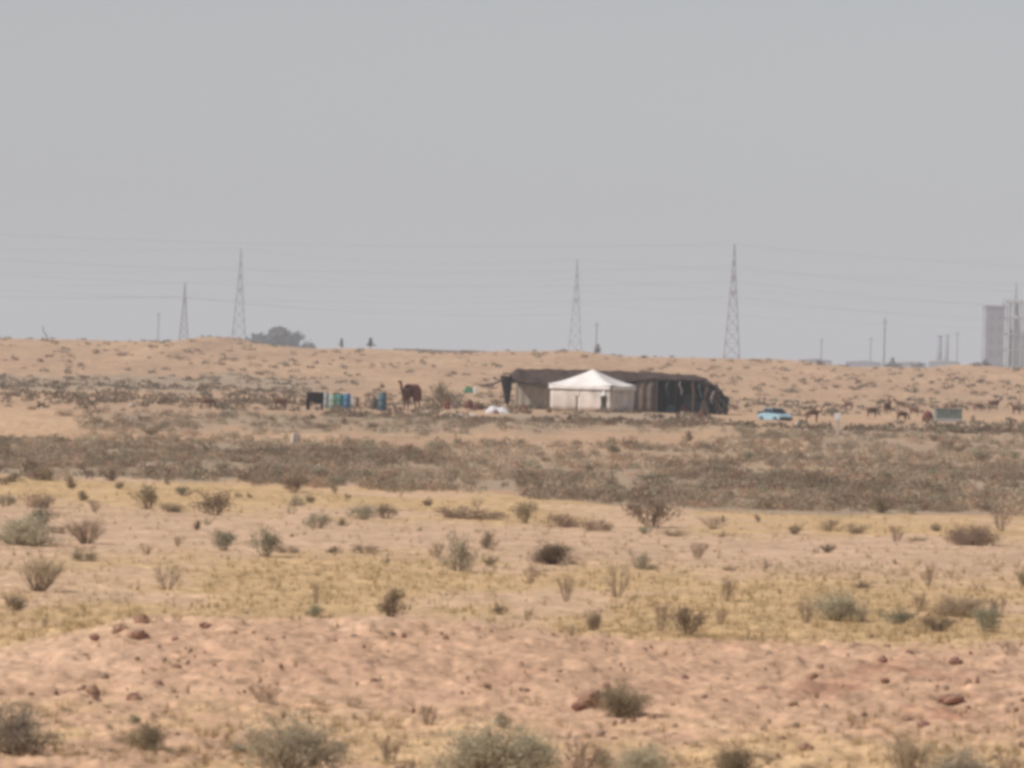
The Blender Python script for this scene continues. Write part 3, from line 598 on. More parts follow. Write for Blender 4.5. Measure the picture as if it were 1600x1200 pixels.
# ------------------------------------------------------------------ white tent
W0 = pos(927, 590); yaw = R(-22)
wt = thing('canopy_tent', W0, yaw, 'white canvas tent with peaked roof and closed sides, before the black tent', 'tent')
s2 = 2.82
def canopy(u, v):
    x, y = (u - .5) * 2 * s2, (v - .5) * 2 * s2; r = max(abs(x), abs(y)) / s2
    d = 1 + .05 * (math.cos(math.atan2(y, x) * 4)) * r
    return (x * 1.04, y * 1.04, 2.22 + 1.38 * max(0, 1 - r * d) ** 1.35 + .05 * r - .13 * r * r * (1 - min(abs(x), abs(y)) / max(abs(x), abs(y), .01)))
MB().grid(canopy, 28, 28).build('roof', 'white_canvas', wt, True, .03)
def ring(z0, z1, off, amp, nm, mtl, segs):
    for (a, b) in segs:
        def f(u, v):
            t = a + (b - a) * u; k = int(t) % 4; q = (t - int(t)) * 2 - 1
            o_ = off + amp * math.sin(t * 31) * (1.2 - v)
            p = ((q * s2, -s2 - o_), (s2 + o_, q * s2), (-q * s2, s2 + o_), (-s2 - o_, -q * s2))[k]
            return (p[0], p[1], z0 + (z1 - z0) * v)
        MB().grid(f, max(4, int((b - a) * 20)), 4).build(nm, mtl, wt, True, .02)
ring(1.86, 2.2, .12, .02, 'valance', 'white_canvas', [(k + .001, k + .999) for k in range(4)])
ring(1.25, 1.95, .02, .02, 'door_flap', 'canvas_wall', [(.43, .49)])
ring(.0, 2.05, .0, .045, 'side_wall', 'canvas_wall', [(.02, .45), (.468, .88), (.892, .99), (1.01, 1.99), (2.01, 2.99), (3.01, 3.99)])
for x in (-1, 1):
    for y in (-1, 1): MB().tube([(x * s2 * .97, y * s2 * .97, -.1), (x * s2 * .97, y * s2 * .97, 2.25)], .04, 6).build('pole', 'wood', wt)
MB().tube([(0, 0, -.1), (0, 0, 3.58)], .05, 6).build('pole', 'wood', wt)
MB().tube([(s2, -s2, 2.1), (s2 + 1.2, -s2 - .7, 0)], .02, 4).build('guy_rope', 'wood', wt)
MB().tube([(-s2, -s2, 2.1), (-s2 - 1.2, -s2 - .7, 0)], .02, 4).build('guy_rope', 'wood', wt)

# ------------------------------------------------------------------ person before the tent
pp = at(945, 647); pp.y = min(pp.y, 585.6); pp = Vector((pos(945, 585.4).x, 585.4, float(H(pos(945, 585.4).x, 585.4))))
per = thing('person', pp, 0, 'person in dark robe and white headscarf standing at the white tent wall', 'person')
skin_body('body', [(0, 0, .95, .15, .11), (0, 0, 1.2, .14, .10), (0, 0, 1.42, .17, .10), (0, 0, 1.53, .06), (0, -.02, 1.64, .09, .10), (0, -.02, 1.74, .07),
    (-.2, 0, 1.42, .06), (-.25, -.03, 1.14, .045), (-.22, -.12, .92, .035), (-.21, -.14, .84, .03), (.2, 0, 1.42, .06), (.25, -.02, 1.14, .045), (.24, -.1, .9, .035), (.24, -.11, .82, .03),
    (-.1, 0, .88, .09), (-.11, -.02, .5, .065), (-.11, 0, .1, .045), (-.11, -.14, .04, .035), (.1, 0, .88, .09), (.12, -.01, .5, .065), (.13, .01, .1, .045), (.14, -.13, .04, .035)],
    [(0, 1), (1, 2), (2, 3), (3, 4), (4, 5), (2, 6), (6, 7), (7, 8), (8, 9), (2, 10), (10, 11), (11, 12), (12, 13), (0, 14), (14, 15), (15, 16), (16, 17), (0, 18), (18, 19), (19, 20), (20, 21)], 'skin', per)
def robe(u, v):
    a = u * 2 * math.pi; r = np.interp(v, [0, .5, .8, .93, 1], [.30, .22, .25, .22, .08]); return (r * math.cos(a) * (1 + .05 * math.sin(5 * a) * (1 - v)), r * .72 * math.sin(a), .1 + 1.43 * v)
MB().grid(robe, 20, 10).build('robe', 'robe', per, True)
def scarf(u, v):
    a = u * 2 * math.pi; r = np.interp(v, [0, .3, .7, .95, 1], [.24, .17, .14, .08, .01]); return (r * math.cos(a), .02 + r * .95 * math.sin(a), 1.40 + .42 * v)
MB().grid(scarf, 16, 8).build('headscarf', 'whitecloth', per, True)

# ------------------------------------------------------------------ camels
def camel(loc, rz, k, label, mtl, hump=1.0):
    t = thing('camel', loc, rz, label, 'camel'); t.scale = (k, k, k)
    N = [(0, 0, 1.38, .34, .40), (.55, 0, 1.42, .28, .36), (.95, 0, 1.45, .20, .24), (1.22, 0, 1.42, .13, .15), (1.42, 0, 1.64, .11), (1.50, 0, 1.95, .095), (1.56, 0, 2.2, .10), (1.74, 0, 2.21, .085), (1.94, 0, 2.12, .06),
         (-.45, 0, 1.36, .27, .30), (-.8, 0, 1.32, .16, .18), (-.95, 0, 1.0, .03), (0, 0, 1.78, .20 * hump), (0.02, 0, 1.98, .09 * hump),
         (.75, .17, 1.15, .13), (.78, .18, .72, .075), (.74, .18, .62, .07), (.76, .18, .12, .045), (.82, .18, .03, .07),
         (.75, -.17, 1.15, .13), (.72, -.18, .72, .075), (.70, -.18, .62, .07), (.68, -.18, .12, .045), (.74, -.18, .03, .07),
         (-.62, .17, 1.15, .15), (-.48, .19, .82, .09), (-.78, .19, .55, .06), (-.68, .19, .12, .045), (-.6, .19, .03, .07),
         (-.62, -.17, 1.15, .15), (-.56, -.19, .82, .09), (-.86, -.19, .55, .06), (-.78, -.19, .12, .045), (-.7, -.19, .03, .07),
         (1.58, .08, 2.2, .02), (1.55, .11, 2.27, .015), (1.58, -.08, 2.2, .02), (1.55, -.11, 2.27, .015)]
    E = [(0, 1), (1, 2), (2, 3), (3, 4), (4, 5), (5, 6), (6, 7), (7, 8), (0, 9), (9, 10), (10, 11), (0, 12), (12, 13), (1, 14), (14, 15), (15, 16), (16, 17), (17, 18), (1, 19), (19, 20), (20, 21), (21, 22), (22, 23),
         (9, 24), (24, 25), (25, 26), (26, 27), (27, 28), (9, 29), (29, 30), (30, 31), (31, 32), (32, 33), (6, 34), (34, 35), (6, 36), (36, 37)]
    skin_body('body', N, E, mtl, t)
    if hump == 1.0:
        def sd_cloth(u, v):
            a = (u - .5) * 2 * 2.0; y = .46 * math.sin(a) * 1.0; z = 1.35 + .62 * math.cos(a) if abs(a) < 1.57 else 1.35 - .55 * (abs(a) - 1.57) / .43
            return (-.55 + 1.1 * v + .03 * math.sin(u * 20), y if abs(a) < 1.57 else math.copysign(.47, a), z + .03 * math.sin(v * 9))
        MB().grid(sd_cloth, 24, 8).build('saddle_cloth', 'redcloth', t, True, .03)
    return t
p = at(643, 643); camel(p, R(180 + 58), 1.08, 'dark reddish-brown camel with red saddle cloth standing between drums and olive bush', 'camel')
p = at(1268, 661); camel(p, R(28), .62, 'small brown young camel standing beside the blue car', 'camel2', .5)

def goat(px, py, rz, mtl, label, k=1.0, graze=False):
    p = at(px, py); t = thing('goat', p, rz, label, 'goat', 'goats wandering near the camp'); t.scale = (k, k, k)
    hd = [(.5, 0, .72, .08), (.66, 0, .52, .06), (.74, 0, .30, .06), (.82, 0, .14, .035)] if graze else [(.5, 0, .82, .09), (.62, 0, 1.0, .065), (.72, 0, 1.06, .065), (.86, 0, .98, .035)]
    N = [(0, 0, .68, .19, .21), (.34, 0, .70, .16, .19)] + hd + [(-.34, 0, .69, .15, .18), (-.5, 0, .78, .035), (-.56, 0, .88, .02)]
    E = [(0, 1), (1, 2), (2, 3), (3, 4), (4, 5), (0, 6), (6, 7), (7, 8)]
    for (x, b) in ((.32, 1), (-.34, 6)):
        for y in (-.1, .1):
            i = len(N); f = .03 if x > 0 else -.05; N += [(x, y, .48, .07), (x + f, y, .27, .035), (x, y, .06, .026), (x + .03, y, .01, .03)]; E += [(b, i), (i, i + 1), (i + 1, i + 2), (i + 2, i + 3)]
    i = len(N); N += [(.60, .07, hd[2][2] + .03, .018), (.56, .12, hd[2][2] - .03, .015), (.60, -.07, hd[2][2] + .03, .018), (.56, -.12, hd[2][2] - .03, .015)]; E += [(4, i), (i, i + 1), (4, i + 2), (i + 2, i + 3)]
    skin_body('body', N, E, mtl, t)
    for y in (-.04, .04):
        h = hd[2]; MB().tube([(h[0] - .02, y, h[2] + .04), (h[0] - .1, y * 1.6, h[2] + .13), (h[0] - .2, y * 2.2, h[2] + .12)], [.018, .013, .005], 5).build('horn', 'wood', t)
    return t
for a in [(1326, 641, 2.6, 'camel2', 'brown goat standing beyond the white post', 1, False), (1362, 652, .3, 'camel', 'dark brown goat grazing between white post and red sack heap', 1, True), (1386, 648, 1.1, 'camel', 'dark goat with raised head midway between white post and grey-green box', 1.25, False),
          (1408, 640, 3.0, 'camel2', 'brown goat furthest back among those near the grey-green box', 1, False), (1409, 659, .5, 'camel', 'dark goat grazing closest to the scrub before the red sack heap', 1, True), (1428, 650, 2.9, 'camel2', 'light brown goat just beside the red sack heap', .95, False),
          (1528, 643, .2, 'camel2', 'brown goat just past the grey-green box towards the tower', 1, True), (1552, 641, .1, 'camel', 'dark stout goat beyond the brown one past the box', 1.2, False), (1588, 648, 2.4, 'camel', 'dark goat at the frame edge below the hazy tower', 1.1, False),
          (322, 640, .2, 'camel2', 'brown goat grazing among tufts below the short pylon', 1, True), (438, 640, 3.0, 'camel', 'dark goat by itself under the dark grove', 1, False)]: goat(*a)
# ------------------------------------------------------------------ camp goods
def drum(px, py, mtl, label, r=.31, h=.95, sc_=1.0, name='drum'):
    p = at(px, py); t = thing(name, p, 0, label, 'drum', 'plastic drums by the camp')
    pr = [(r * .9, 0), (r, .04), (r, h * .3), (r * 1.04, h * .32), (r * 1.04, h * .35), (r, h * .37), (r, h * .64), (r * 1.04, h * .66), (r * 1.04, h * .69), (r, h * .71), (r, h * .93), (r * .9, h)]
    MB().lathe(pr, 18).build('barrel', mtl, t, True); MB().lathe([(r * .35, 0), (r * .35, .06), (r * .3, .07)], 12, (r * .2, 0, h)).build('lid', 'rubber' if mtl != 'blue' else 'paleplastic', t)
    t.scale = (sc_, sc_, sc_); return t
drum(509, 638, 'paleplastic', 'narrow pale grey drum between black crate and pale green drum', .24, 1.25)
drum(520, 640, 'palegreen', 'pale green drum in the row beside the black crate', .33, 1.15)
drum(530, 640, 'teal', 'teal drum in the middle of the drum row', .34, 1.2)
drum(541, 640, 'blue', 'blue drum between the teal drum and the white jerrycan', .33, 1.25)
drum(597, 642, 'slate', 'dark slate-blue drum standing alone beside the grey sack', .33, 1.4)
def jerrycan(px, py, k, label, mtl='whiteplastic'):
    p = at(px, py); t = thing('jerrycan', p, R(15), label, 'jerrycan', 'jerrycans at the camp'); t.scale = (k, k, k)
    MB().box((0, 0, .32), (.42, .28, .64), taper=.94).build('can', mtl, t, bevel=.05)
    MB().tube([(-.12, 0, .63), (-.12, 0, .76), (.08, 0, .76), (.08, 0, .63)], .03, 6).build('handle', mtl, t); MB().lathe([(.05, 0), (.05, .08)], 10, (.15, 0, .63)).build('cap', 'rubber', t)
jerrycan(549, 637, 1.15, 'white jerrycan at the end of the drum row beside the blue drum')
jerrycan(743, 615, .95, 'white jerrycan beside the green sheet beyond the camp')
# black draped crate on posts
p = at(492, 640); t = thing('draped_crate', p, R(6), 'black crate draped in dark cloth raised on short posts, beside pale drum', 'crate')
def dr(u, v):
    a = u * 4; k = int(min(a, 3.999)); q = (a - k) * 2 - 1; c = ((q, -1), (1, q), (-q, 1), (-1, -q))[k]
    return (c[0] * .64 * (1 + .03 * math.sin(a * 9) * (1 - v)), c[1] * .45 * (1 + .04 * math.sin(a * 11) * (1 - v)), .55 + .12 * math.sin(a * 2.5) * (1 - v) + .82 * v)
MB().grid(dr, 40, 5).build('cloth', 'black_cloth', t, True, .03)
MB().box((0, 0, 1.33), (1.3, .9, .08)).build('crate_top', 'black_cloth', t, bevel=.02)
MB().box((0, 0, .95), (1.15, .8, .7)).build('box_body', 'black_cloth', t)
for x in (-.55, .55):
    for y in (-.36, .36): MB().box((x, y, .28), (.12 if x > 0 else .24, .1, .66)).build('post', 'black_cloth', t)
def sack(px, py, w_, h_, mtl, label, name='sack', cat='sack', seed=1, d_=.6):
    p = at(px, py); g = random.Random(seed)
    def f(u, v):
        a = u * 2 * math.pi; r = np.interp(v, [0, .15, .55, .85, 1], [.84, 1, .95, .72, .25]) * (1 + .12 * math.sin(3 * a + seed) + .07 * math.sin(7 * a + v * 5))
        return (r * math.cos(a) * w_ / 2, r * math.sin(a) * w_ / 2 * d_, h_ * (v + .05 * math.sin(2 * a + seed)) - .02)
    t = thing(name, p, g.uniform(-.4, .4), label, cat)
    MB().grid(f, 20, 8).build('bag', mtl, t, True)
    MB().tube([(-.03, 0, h_ * .9), (.02, 0, h_ * 1.06)], [.07, .12], 8).build('tied_neck', mtl, t, True)
    return t
sack(584, 640, .85, .95, 'brown_cloth', 'grey-brown sack leaning by the dark slate drum', seed=2)
sack(558, 637, .36, .75, 'camel2', 'small brown sack beyond the white jerrycan', seed=3)
sack(699, 640, .5, .85, 'redcloth', 'dark red-brown sack at the foot of the olive bush', seed=4)
sack(714, 636, .8, .5, 'brown_cloth', 'low purplish-brown sack lying between olive bush and brown bundle', seed=5)
sack(733, 638, .75, .72, 'redcloth', 'upright reddish sack next to the long brown bundle', seed=6)
sack(747, 640, .95, .5, 'camel', 'long low brown bundle by the white cloth heap', 'bundle', 'bundle', 7)
sack(597, 606, .55, .4, 'redcloth', 'little red sack on the sand beyond the slate drum', seed=8)
sack(816, 641, .9, .45, 'camel2', 'low brown sack under the open end of the black tent', seed=9)
sack(858, 645, .4, .5, 'camel2', 'small brown sack at the corner of the white tent', seed=10)
sack(845, 617, .45, .45, 'whitecloth', 'small pinkish-white bundle hung by the white tent corner', 'bundle', 'bundle', 11)
sack(1098, 653, .75, .7, 'camel', 'dark red-brown sack in front of the black tent opening', seed=12)
sack(1449, 656, .95, .75, 'redcloth', 'dark red sack heap beside the grey-green box', seed=13)
for px, D, w_, h_, lab, sd_ in ((1103, 598.6, .75, 1.3, 'tall pale bedding bundle inside the sloping end of the black tent', 3), (1124, 598.4, .5, 1.15, 'narrow pale bedding bundle beside the taller one in the tent', 6), (1070, 598.8, .6, .75, 'dull red bedding bundle inside the dark tent opening', 8), (1050, 599, .7, .7, 'slate-grey bundle inside the dark tent opening', 9)):
    t = sack(px, 646, w_, h_, 'dull_cloth' if sd_ in (3, 6) else 'redcloth' if sd_ == 8 else 'slate', lab, 'bundle', 'bundle', sd_); q = pos(px, D); t.location = q; t['group'] = 'bundles in the black tent'
# crumpled sheets
def sheet(px, py, w_, d_, h_, mtl, label, name, seed):
    p = at(px, py)
    def f(u, v):
        x = (u - .5) * w_; y = (v - .5) * d_; e = max(0, 1 - (abs(u - .5) * 2) ** 3) * max(0, 1 - (abs(v - .5) * 2) ** 3)
        z = h_ * e * (1 + .45 * float(fbm(np.array(u * 4 + seed), np.array(v * 4.), 2, seed))); return (x, y, max(z, .015))
    o = MB().grid(f, 26, 18).build(name, mtl, None, True, .03); o.location = p; tag(o, label, 'sheet'); return o
sheet(777, 646, 2.0, 1.4, .55, 'dull_white', 'crumpled white cloth heap beside the foot of the black drape', 'cloth_heap', 4)
sheet(732, 614, 1.3, 1.0, .65, 'greencloth', 'green sheet thrown over goods beyond the brown bundle', 'plastic_sheet', 7)
sheet(672, 646, 2.6, 1.0, .16, 'tan_cloth', 'low pale cloth spread on the ground before the camel', 'ground_cloth', 11)
sheet(722, 648, 2.2, .9, .14, 'dull_white', 'thin whitish sheet spread before the reddish sacks', 'ground_cloth', 13)
p = at(775, 647); o = rock_mesh(5).build('rock', 'rock'); o.location = p + Vector((0, -.3, 0)); o.scale = (.5, .4, .42); tag(o, 'brown stone in front of the white cloth heap', 'rock')

# ------------------------------------------------------------------ blue car
def car():
    p = at(1211, 657); t = thing('car', p + Vector((0, 0, -.16)), R(-57), 'small pale blue car with dark windows parked in scrub by the black tent', 'car')
    L2 = 1.75
    pr = [(-L2, .32), (-L2 - .02, .62), (-L2 + .12, .84), (-.95, .92), (.62, .92), (1.55, .80), (L2, .62), (L2 + .02, .34), (1.5, .24), (-1.5, .24)]
    MB().prism(pr, -.78, .78).build('body', 'carpaint', t, bevel=.05)
    cb = [(-1.35, .90), (-.85, 1.36), (.28, 1.38), (.88, .90)]
    MB().prism(cb, -.66, .66).build('cabin', 'carglass', t, bevel=.04)
    MB().box((-.28, 0, 1.395), (1.12, 1.26, .06)).build('roof', 'carpaint', t, bevel=.02)
    for x in (-.86, -.25, .34):
        for y in (-.665, .665): MB().tube([(x, y, .92), (x * .93 + (0 if abs(x) > .3 else 0), y * .98, 1.38)], .035, 4).build('window_pillar', 'carpaint', t)
    for x in (-1.12, 1.12):
        for y in (-.76, .76):
            wh = MB().tube([(x, y - .09, .29), (x, y + .09, .29)], .29, 16).build('wheel', 'rubber', t); MB().tube([(x, y - .10, .29), (x, y + .10, .29)], .15, 12).build('rim', 'chrome', wh)
    for y in (-.55, .55):
        MB().box((L2 + .02, y, .62), (.06, .26, .15)).build('headlight', 'whiteplastic', t, bevel=.01); MB().box((-L2 - .0, y, .66), (.06, .22, .14)).build('tail_light', 'redcloth', t, bevel=.01)
    MB().box((L2 + .05, 0, .40), (.10, 1.5, .14)).build('bumper', 'rubber', t, bevel=.02); MB().box((-L2 - .05, 0, .42), (.10, 1.5, .14)).build('bumper', 'rubber', t, bevel=.02)
    MB().box((-L2 - .05, 0, .78), (.12, 1.45, .5)).build('tailgate', 'rubber', t, bevel=.03)
    for y in (-.82, .82): MB().box((.62, y, .98), (.1, .12, .1)).build('wing_mirror', 'rubber', t)
car()
bpy.data.objects['car'].scale = (.86, .86, .82)
# grey-green box on pale base
p = at(1481, 659); t = thing('storage_box', p, R(8), 'low grey-green metal box on a pale plinth in the sand', 'box')
MB().box((0, 0, .12), (2.3, 1.1, .3)).build('plinth', 'concrete2', t, bevel=.03)
MB().box((.0, 0, .66), (2.25, 1.05, .78)).build('box_body', 'greybox', t, bevel=.03)
MB().box((0, 0, 1.08), (2.35, 1.12, .08)).build('lid', 'greybox', t, bevel=.02)
MB().box((0, -.55, .9), (.12, .04, .1)).build('latch', 'chrome', t)
# white post, dark post
p = at(1308, 690); t = thing('marker_post', p, 0, 'tall pale marker post with bright white top on mottled sand', 'post')
MB().box((0, 0, .6), (.2, .12, 1.3), taper=.9).build('shaft', 'paler', t, bevel=.01); MB().box((0, 0, 1.42), (.3, .14, .38)).build('cap', 'whitecloth', t, bevel=.02)
p = at(462, 697); t = thing('boundary_stone', p, .3, 'pale block standing beside a spiky dark bush below the dark grove', 'stone')
MB().box((0, 0, .28), (.5, .3, .6), taper=.8).build('block', 'paler', t, bevel=.05); MB().box((0, 0, .6), (.3, .2, .1)).build('top_stone', 'paler', t, bevel=.03)
# bent stick on the skyline
p = pos(74, 1120); t = MB().tube([(0, 0, -.2), (-.3, 0, .7), (-.75, 0, 1.3), (-.9, 0, 2.0), (-.7, 0, 2.3)], [.11, .1, .08, .06, .04], 6).build('dead_stick', 'wood', None); t.location = p; tag(t, 'bent dead stick leaning on the far sand crest', 'stick')

# ------------------------------------------------------------------ far trees
def tree(px, D, w_, h_, label, seed, z0=None, nl=1500, cat='tree', group=None, trunk=.3):
    p = pos(px, D); g = np.random.default_rng(seed); t = thing('tree', p, 0, label, cat, group)
    b = MB(); b.tube([(0, 0, -.3), (.1, 0, h_ * trunk), (-.1, .1, h_ * .7)], [h_ * .04, h_ * .03, h_ * .01], 7)
    cs = []
    for k in range(14):
        a = g.uniform(0, 6.28); r = g.uniform(0, .42) ** .8 * w_; z = h_ * (g.uniform(trunk, .92) - .35 * (r / w_)); c = Vector((math.cos(a) * r, math.sin(a) * r, z)); cs.append(c)
        b.tube([(0, 0, h_ * trunk * .8), c * .6 + Vector((0, 0, h_ * .1)), c], [h_ * .015, h_ * .01, h_ * .004], 5)
    b.build('trunk', 'wood', t)
    cl = np.array(cs); idx = g.integers(0, len(cl), nl); P = cl[idx] + g.normal(size=(nl, 3)) * np.array((w_ * .08, w_ * .08, h_ * .07)); P[:, 2] = np.clip(P[:, 2], h_ * .08, h_)
    V, F = leaves(P, h_ * .09, g, .7); arrmesh('crown', V, F, 'crown', parent=t); return t
GK = 1.6
GR = [(388, 1900, 10, 8.6, 'lowest thin-topped tree at the short-pylon end of the dark grove'), (407, 1905, 11, 9.7, 'low round tree second in the dark grove from the pylon'), (430, 1900, 10, 10.7, 'tallest tree in the middle of the dark grove'),
      (447, 1908, 10, 10.5, 'full tree next to the tallest one, towards the camp side'), (462, 1902, 8.5, 9.2, 'round tree near the camp end of the dark grove'), (480, 1900, 5, 6.8, 'small tree closing the dark grove on the camp side')]
for i, (px, D, w_, h_, lab) in enumerate(GR): tree(px, D * GK, w_ * GK, 4.6 + (h_ - 4.6) * GK, lab, 300 + i, nl=2200, group='trees of the dark grove on the skyline', trunk=.12)
tree(533, 1180, .9, 1.9, 'thin small tree on the crest beyond the teal drums', 320, nl=260)
tree(578, 1170, 1.5, 2.1, 'bushy little tree on the crest beyond the slate drum', 321, nl=380)
tree(933, 1185, 1.6, 1.7, 'small dark bushy tree on the crest above the white tent', 322, nl=380)
tree(1281, 1250, 1.8, 1.9, 'small grey bushy tree on the crest above the young camel', 323, nl=380)
tree(1528, 1600, 4.5, 7.2, 'grey tree at the foot of the hazy tower', 324, nl=900)
tree(1395, 2400, 6, 7.5, 'faint low tree beyond the dip, under the thin mast', 325, nl=600)
tree(1430, 2500, 7, 7.2, 'faint wide tree in the haze between mast and paired stacks', 326, nl=600)
# low walls on the skyline
def wall(px0, px1, D, h_, label, z_add=0.0, parts=1):
    a, b = pos(px0, D), pos(px1, D); t = thing('low_wall', (a + b) / 2, math.atan2(b.y - a.y, b.x - a.x), label, 'wall'); L_ = (b - a).length; z = (h_)
    t.location.z = min(a.z, b.z) - .3
    g = random.Random(int(px0)); x = -L_ / 2
    while x < L_ / 2 - .5:
        w_ = min(g.uniform(3, 6), L_ / 2 - x); MB().box((x + w_ / 2, 0, (z + .3 + g.uniform(-.12, .12)) / 2), (w_ - .05, .5, z + .3)).build('wall_section', 'wallmud', t, bevel=.05); x += w_
    return t
wall(614, 800, 1240, 1.05, 'long low grey wall along the crest beyond the camel and drape')
wall(1270, 1318, 1270, 1.3, 'short dark low wall on the crest beyond the blue car')

# ------------------------------------------------------------------ pylons, poles and cables
FK = 1.35
def far(D, h_): return D * FK, 4.6 + (h_ - 4.6) * FK
def beam(mb, a, b, r): mb.tube([a, b], r, 4, cap=False)
def pylon(px, D, h_, bw, label, arms=(.62, .74, .86), al=4.2, k=1.0):
    D, h_ = far(D, h_); bw *= FK * .95; al *= FK
    p = pos(px, D); p.z = 0; t = thing('pylon', p, 0, label, 'pylon', 'lattice pylons on the skyline')
    r = .19 * k; wf = lambda z: bw * (1 - z / h_) ** 1.15 + .9 * (1 - z / h_) + .25
    nseg = 11; zs = [h_ * (1 - (1 - i / nseg) ** 1.25) for i in range(nseg + 1)]
    for sx, sy in ((-1, -1), (1, -1), (1, 1), (-1, 1)):
        b = MB()
        for i in range(nseg):
            w0, w1 = wf(zs[i]) / 2, wf(zs[i + 1]) / 2; beam(b, (sx * w0, sy * w0, zs[i]), (sx * w1, sy * w1, zs[i + 1]), r)
        b.build('leg', 'steel', t)
    b = MB()
    for i in range(nseg):
        w0, w1 = wf(zs[i]) / 2, wf(zs[i + 1]) / 2
        for (ax, ay), (bx, by) in (((-1, -1), (1, -1)), ((1, -1), (1, 1)), ((1, 1), (-1, 1)), ((-1, 1), (-1, -1))):
            beam(b, (ax * w0, ay * w0, zs[i]), (bx * w1, by * w1, zs[i + 1]), r * .6); beam(b, (bx * w0, by * w0, zs[i]), (ax * w1, ay * w1, zs[i + 1]), r * .6); beam(b, (ax * w0, ay * w0, zs[i]), (bx * w0, by * w0, zs[i]), r * .55)
    b.build('lattice', 'steel', t)
    for f in arms:
        z = h_ * f; b = MB(); w0 = wf(z) / 2
        for s in (-1, 1):
            for q in (-1, 1): beam(b, (q * w0, s * w0, z), (q * .25, s * al, z + .2), r * .8); beam(b, (q * w0, s * w0, z + 1.6), (q * .2, s * al, z + .3), r * .7)
            b.box((0, s * al, z - .9), (.55, .4, 2.2))
        ob = b.build('cross_arm', 'steel', t)
    return p
PY = {}
PY['a'] = (pylon(372, 3050, 49, 6.5, 'faint tall lattice pylon behind the dark grove', k=1.1), far(1, 49)[1])
PY['b'] = (pylon(898, 2950, 46.5, 6.0, 'lattice pylon rising above the white tent', k=1.15), far(1, 46.5)[1])
PY['c'] = (pylon(1143, 2400, 45.6, 5.6, 'clearest tall lattice pylon above the end of the black tent', k=1.2), far(1, 45.6)[1])
PY['d'] = (pylon(1585, 3350, 47, 6.0, 'faint lattice pylon rising behind the hazy tower'), far(1, 47)[1])
def pole(px, D, h_, label, arm=True, r=.28):
    D, h_ = far(D, h_); r *= 1.15
    p = pos(px, D); p.z = 0; t = thing('utility_pole', p, 0, label, 'pole', 'utility poles on the skyline')
    MB().tube([(0, 0, 0), (0, 0, h_)], [r * 1.3, r], 8).build('shaft', 'steel', t)
    if arm:
        MB().box((0, 0, h_ * .92), (2.4, .25, .3)).build('cross_arm', 'steel', t); MB().box((0, 0, h_ * .80), (1.8, .25, .3)).build('cross_arm', 'steel', t)
    for x in (-1, 1): MB().lathe([(.12, 0), (.2, .2), (.12, .6)], 8, (x, 0, h_ * .92 + .15)).build('insulator', 'steel', t)
    return p
pole(246, 2800, 18.5, 'thin short pole beside the short pylon')
PO = pylon(286, 2500, 27.8, 3.4, 'short lattice pylon with cables, between thin pole and the faint tall pylon', arms=(.78, .92), al=2.4, k=1.1)
pole(931, 2500, 17.6, 'thin pole just beside the pylon above the white tent')
pole(1283, 2900, 15.6, 'faint short pole above the young camel')
pole(1360, 3000, 17.0, 'very faint short pole beside the thin mast')
pole(1381, 2500, 22.0, 'thin tall mast above the dip in the skyline', r=.36)
pole(1495, 3000, 20.5, 'faint slim pole between paired stacks and hazy tower')
def cable(a, b, sag, label, r=.042):
    n = 24; pts = []
    for i in range(n + 1):
        t = i / n; q = a.lerp(b, t); pts.append((q.x, q.y, q.z - sag * 4 * t * (1 - t)))
    o = MB().tube(pts, r, 4).build('cable', 'wire'); tag(o, label, 'cable', 'power cables between the pylons'); return o
offL = Vector((-330, 2900, 0)) * FK; offR = Vector((310, 2500, 0)) * FK; offL2 = Vector((-260, 2420, 0)) * FK; offR2 = Vector((430, 3200, 0)) * FK
hA, hB, hC = PY['a'][1], PY['b'][1], PY['c'][1]
spans = [(offL, 63, PY['a'][0], hA, 'running out of view from the faint tall pylon'), (PY['a'][0], hA, PY['b'][0], hB, 'between faint tall pylon and the one above the white tent'),
         (PY['b'][0], hB, offR2, 61, 'from the pylon above the white tent towards the hazy tower'), (offL2, 59, PY['c'][0], hC, 'reaching the clearest pylon from the camp side'), (PY['c'][0], hC, offR, 59, 'from the clearest pylon out past the tower')]
for a, ha, b, hb, lab in spans:
    for f, nm, s in ((.62, 'lower', 1), (.74, 'middle', -1), (.86, 'upper', 1), (.995, 'topmost earth', 0)):
        A_ = a + Vector((0, s * 5.6, ha * f - (.0 if s == 0 else 2))); B_ = b + Vector((0, s * 5.6, hb * f - (.0 if s == 0 else 2))); cable(A_, B_, 7.5 if s else 5, f'{nm} cable {lab}')
for s, nm in ((-1, 'near'), (1, 'far')):
    cable(PO + Vector((s, 0, 29)), Vector((-400, 3375, 31)), 3, f'{nm} low cable from the short pylon out of view'); cable(PO + Vector((s, 0, 29)), Vector((40, 3450, 27)), 4, f'{nm} low cable from the short pylon behind the grove')

# ------------------------------------------------------------------ hazy tower and works at the edge
p = pos(1553, 3500); p.z = -1.6; t = thing('industrial_tower', p, R(8), 'hazy grey block tower with framework beside it, at the skyline edge', 'tower')
MB().box((0, 3, 13.8), (7.2, 7, 27.6)).build('concrete_block', 'concrete', t, bevel=.15)
MB().box((0, 3, 28), (7.8, 7.6, .8)).build('parapet', 'concrete', t, bevel=.1)
for i in range(5):
    MB().box((-1.6, -.56, 6 + i * 4.6), (1.0, .14, 1.6)).build('window', 'window', t); MB().box((1.6, -.56, 6 + i * 4.6), (1.0, .14, 1.6)).build('window', 'window', t)
for i, z in enumerate((0, 6, 12, 18, 24)):
    MB().box((8.6, 3, z + 5.8), (9, 7, .5)).build('platform', 'concrete2', t)
b = MB()
for x in (4.6, 7.2, 10.0, 12.8):
    for y in (-.2, 6.2): b.box((x, y, 15.6), (.6, .6, 31))
b.build('steel_frame', 'concrete2', t)
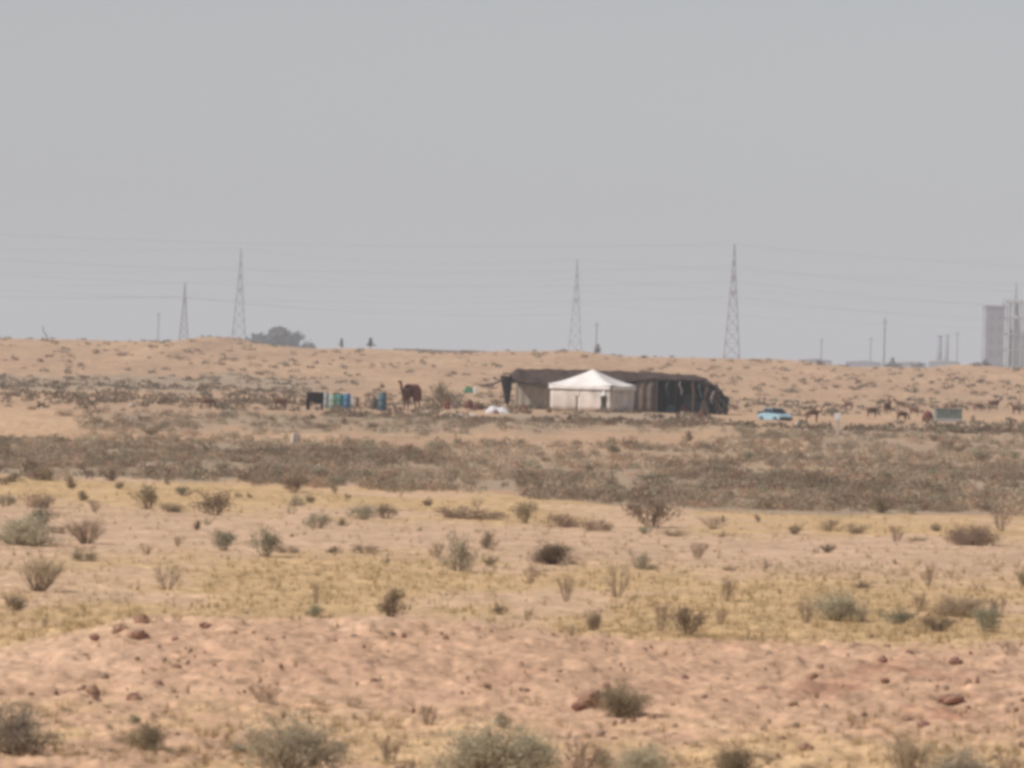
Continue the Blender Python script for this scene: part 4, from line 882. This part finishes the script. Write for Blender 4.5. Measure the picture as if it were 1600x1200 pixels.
MB().lathe([(2.6, 1), (2.6, 18), (1.2, 21), (.6, 30)], 14, (9, 3, 0)).build('vessel', 'concrete2', t, True)
MB().box((-4.6, 2, 3.5), (3, 5, 7)).build('annexe', 'concrete', t, bevel=.1); t.scale = (1.346,) * 3
def stack(px, D, w_, h_, label):
    D, h_ = far(D, h_); w_ *= FK
    p = pos(px, D); p.z = 0; t = thing('chimney_stack', p, 0, label, 'stack', 'faint stacks in the haze')
    MB().lathe([(w_ / 2, 0), (w_ / 2 * .8, h_)], 12).build('shaft', 'concrete', t, True); MB().lathe([(w_ * .5, 0), (w_ * .5, .8)], 12, (0, 0, h_ - .4)).build('rim', 'concrete', t)
stack(1467, 3400, 3.2, 20, 'faint broader stack of the pair near the tower'); stack(1479, 3400, 2.2, 20.5, 'faint slimmer stack of the pair near the tower')
def hall(px0, px1, D, h_, label):
    D, h_ = far(D, h_)
    a, b = pos(px0, D), pos(px1, D); w_ = (b - a).length; c = (a + b) / 2; c.z = 0; t = thing('distant_building', c, 0, label, 'building', 'low buildings beyond the dip')
    MB().box((0, 4, h_ / 2), (w_, 8, h_)).build('wall', 'concrete', t); MB().prism([(-w_ / 2 - .3, h_), (0, h_ + 1.2), (w_ / 2 + .3, h_)], -.3, 8.3).build('roof', 'concrete2', t)
    k = max(1, int(w_ / 5))
    for i in range(k): MB().box((-w_ / 2 + w_ * (i + .5) / k, -.08, h_ * .55), (1.6, .14, h_ * .3)).build('window', 'window', t)
hall(1248, 1300, 3000, 6.2, 'faint low building beyond the short dark wall'); hall(1322, 1378, 3100, 6.0, 'faint long shed beyond the dip, under the mast'); hall(1400, 1448, 3300, 6.3, 'faint shed just past the mast in the haze'); hall(1452, 1500, 3200, 7.2, 'faint shed under the paired stacks')

# ------------------------------------------------------------------ haze: one even volume round everything
mb = MB().box((0, 5950, 40), (16000, 12200, 84)); o = mb.build('haze', 'wire'); o['kind'] = 'stuff'; o.data.materials.clear()
hm = bpy.data.materials.new('dusty_air'); hm.use_nodes = True; ht = hm.node_tree; ht.nodes.remove(ht.nodes['Principled BSDF'])
pv = ht.nodes.new('ShaderNodeVolumePrincipled'); pv.inputs['Color'].default_value = (.70, .80, .91, 1); pv.inputs['Density'].default_value = 1.6e-4; pv.inputs['Anisotropy'].default_value = 0.0
ht.links.new(pv.outputs[0], ht.nodes['Material Output'].inputs['Volume']); o.data.materials.append(hm)
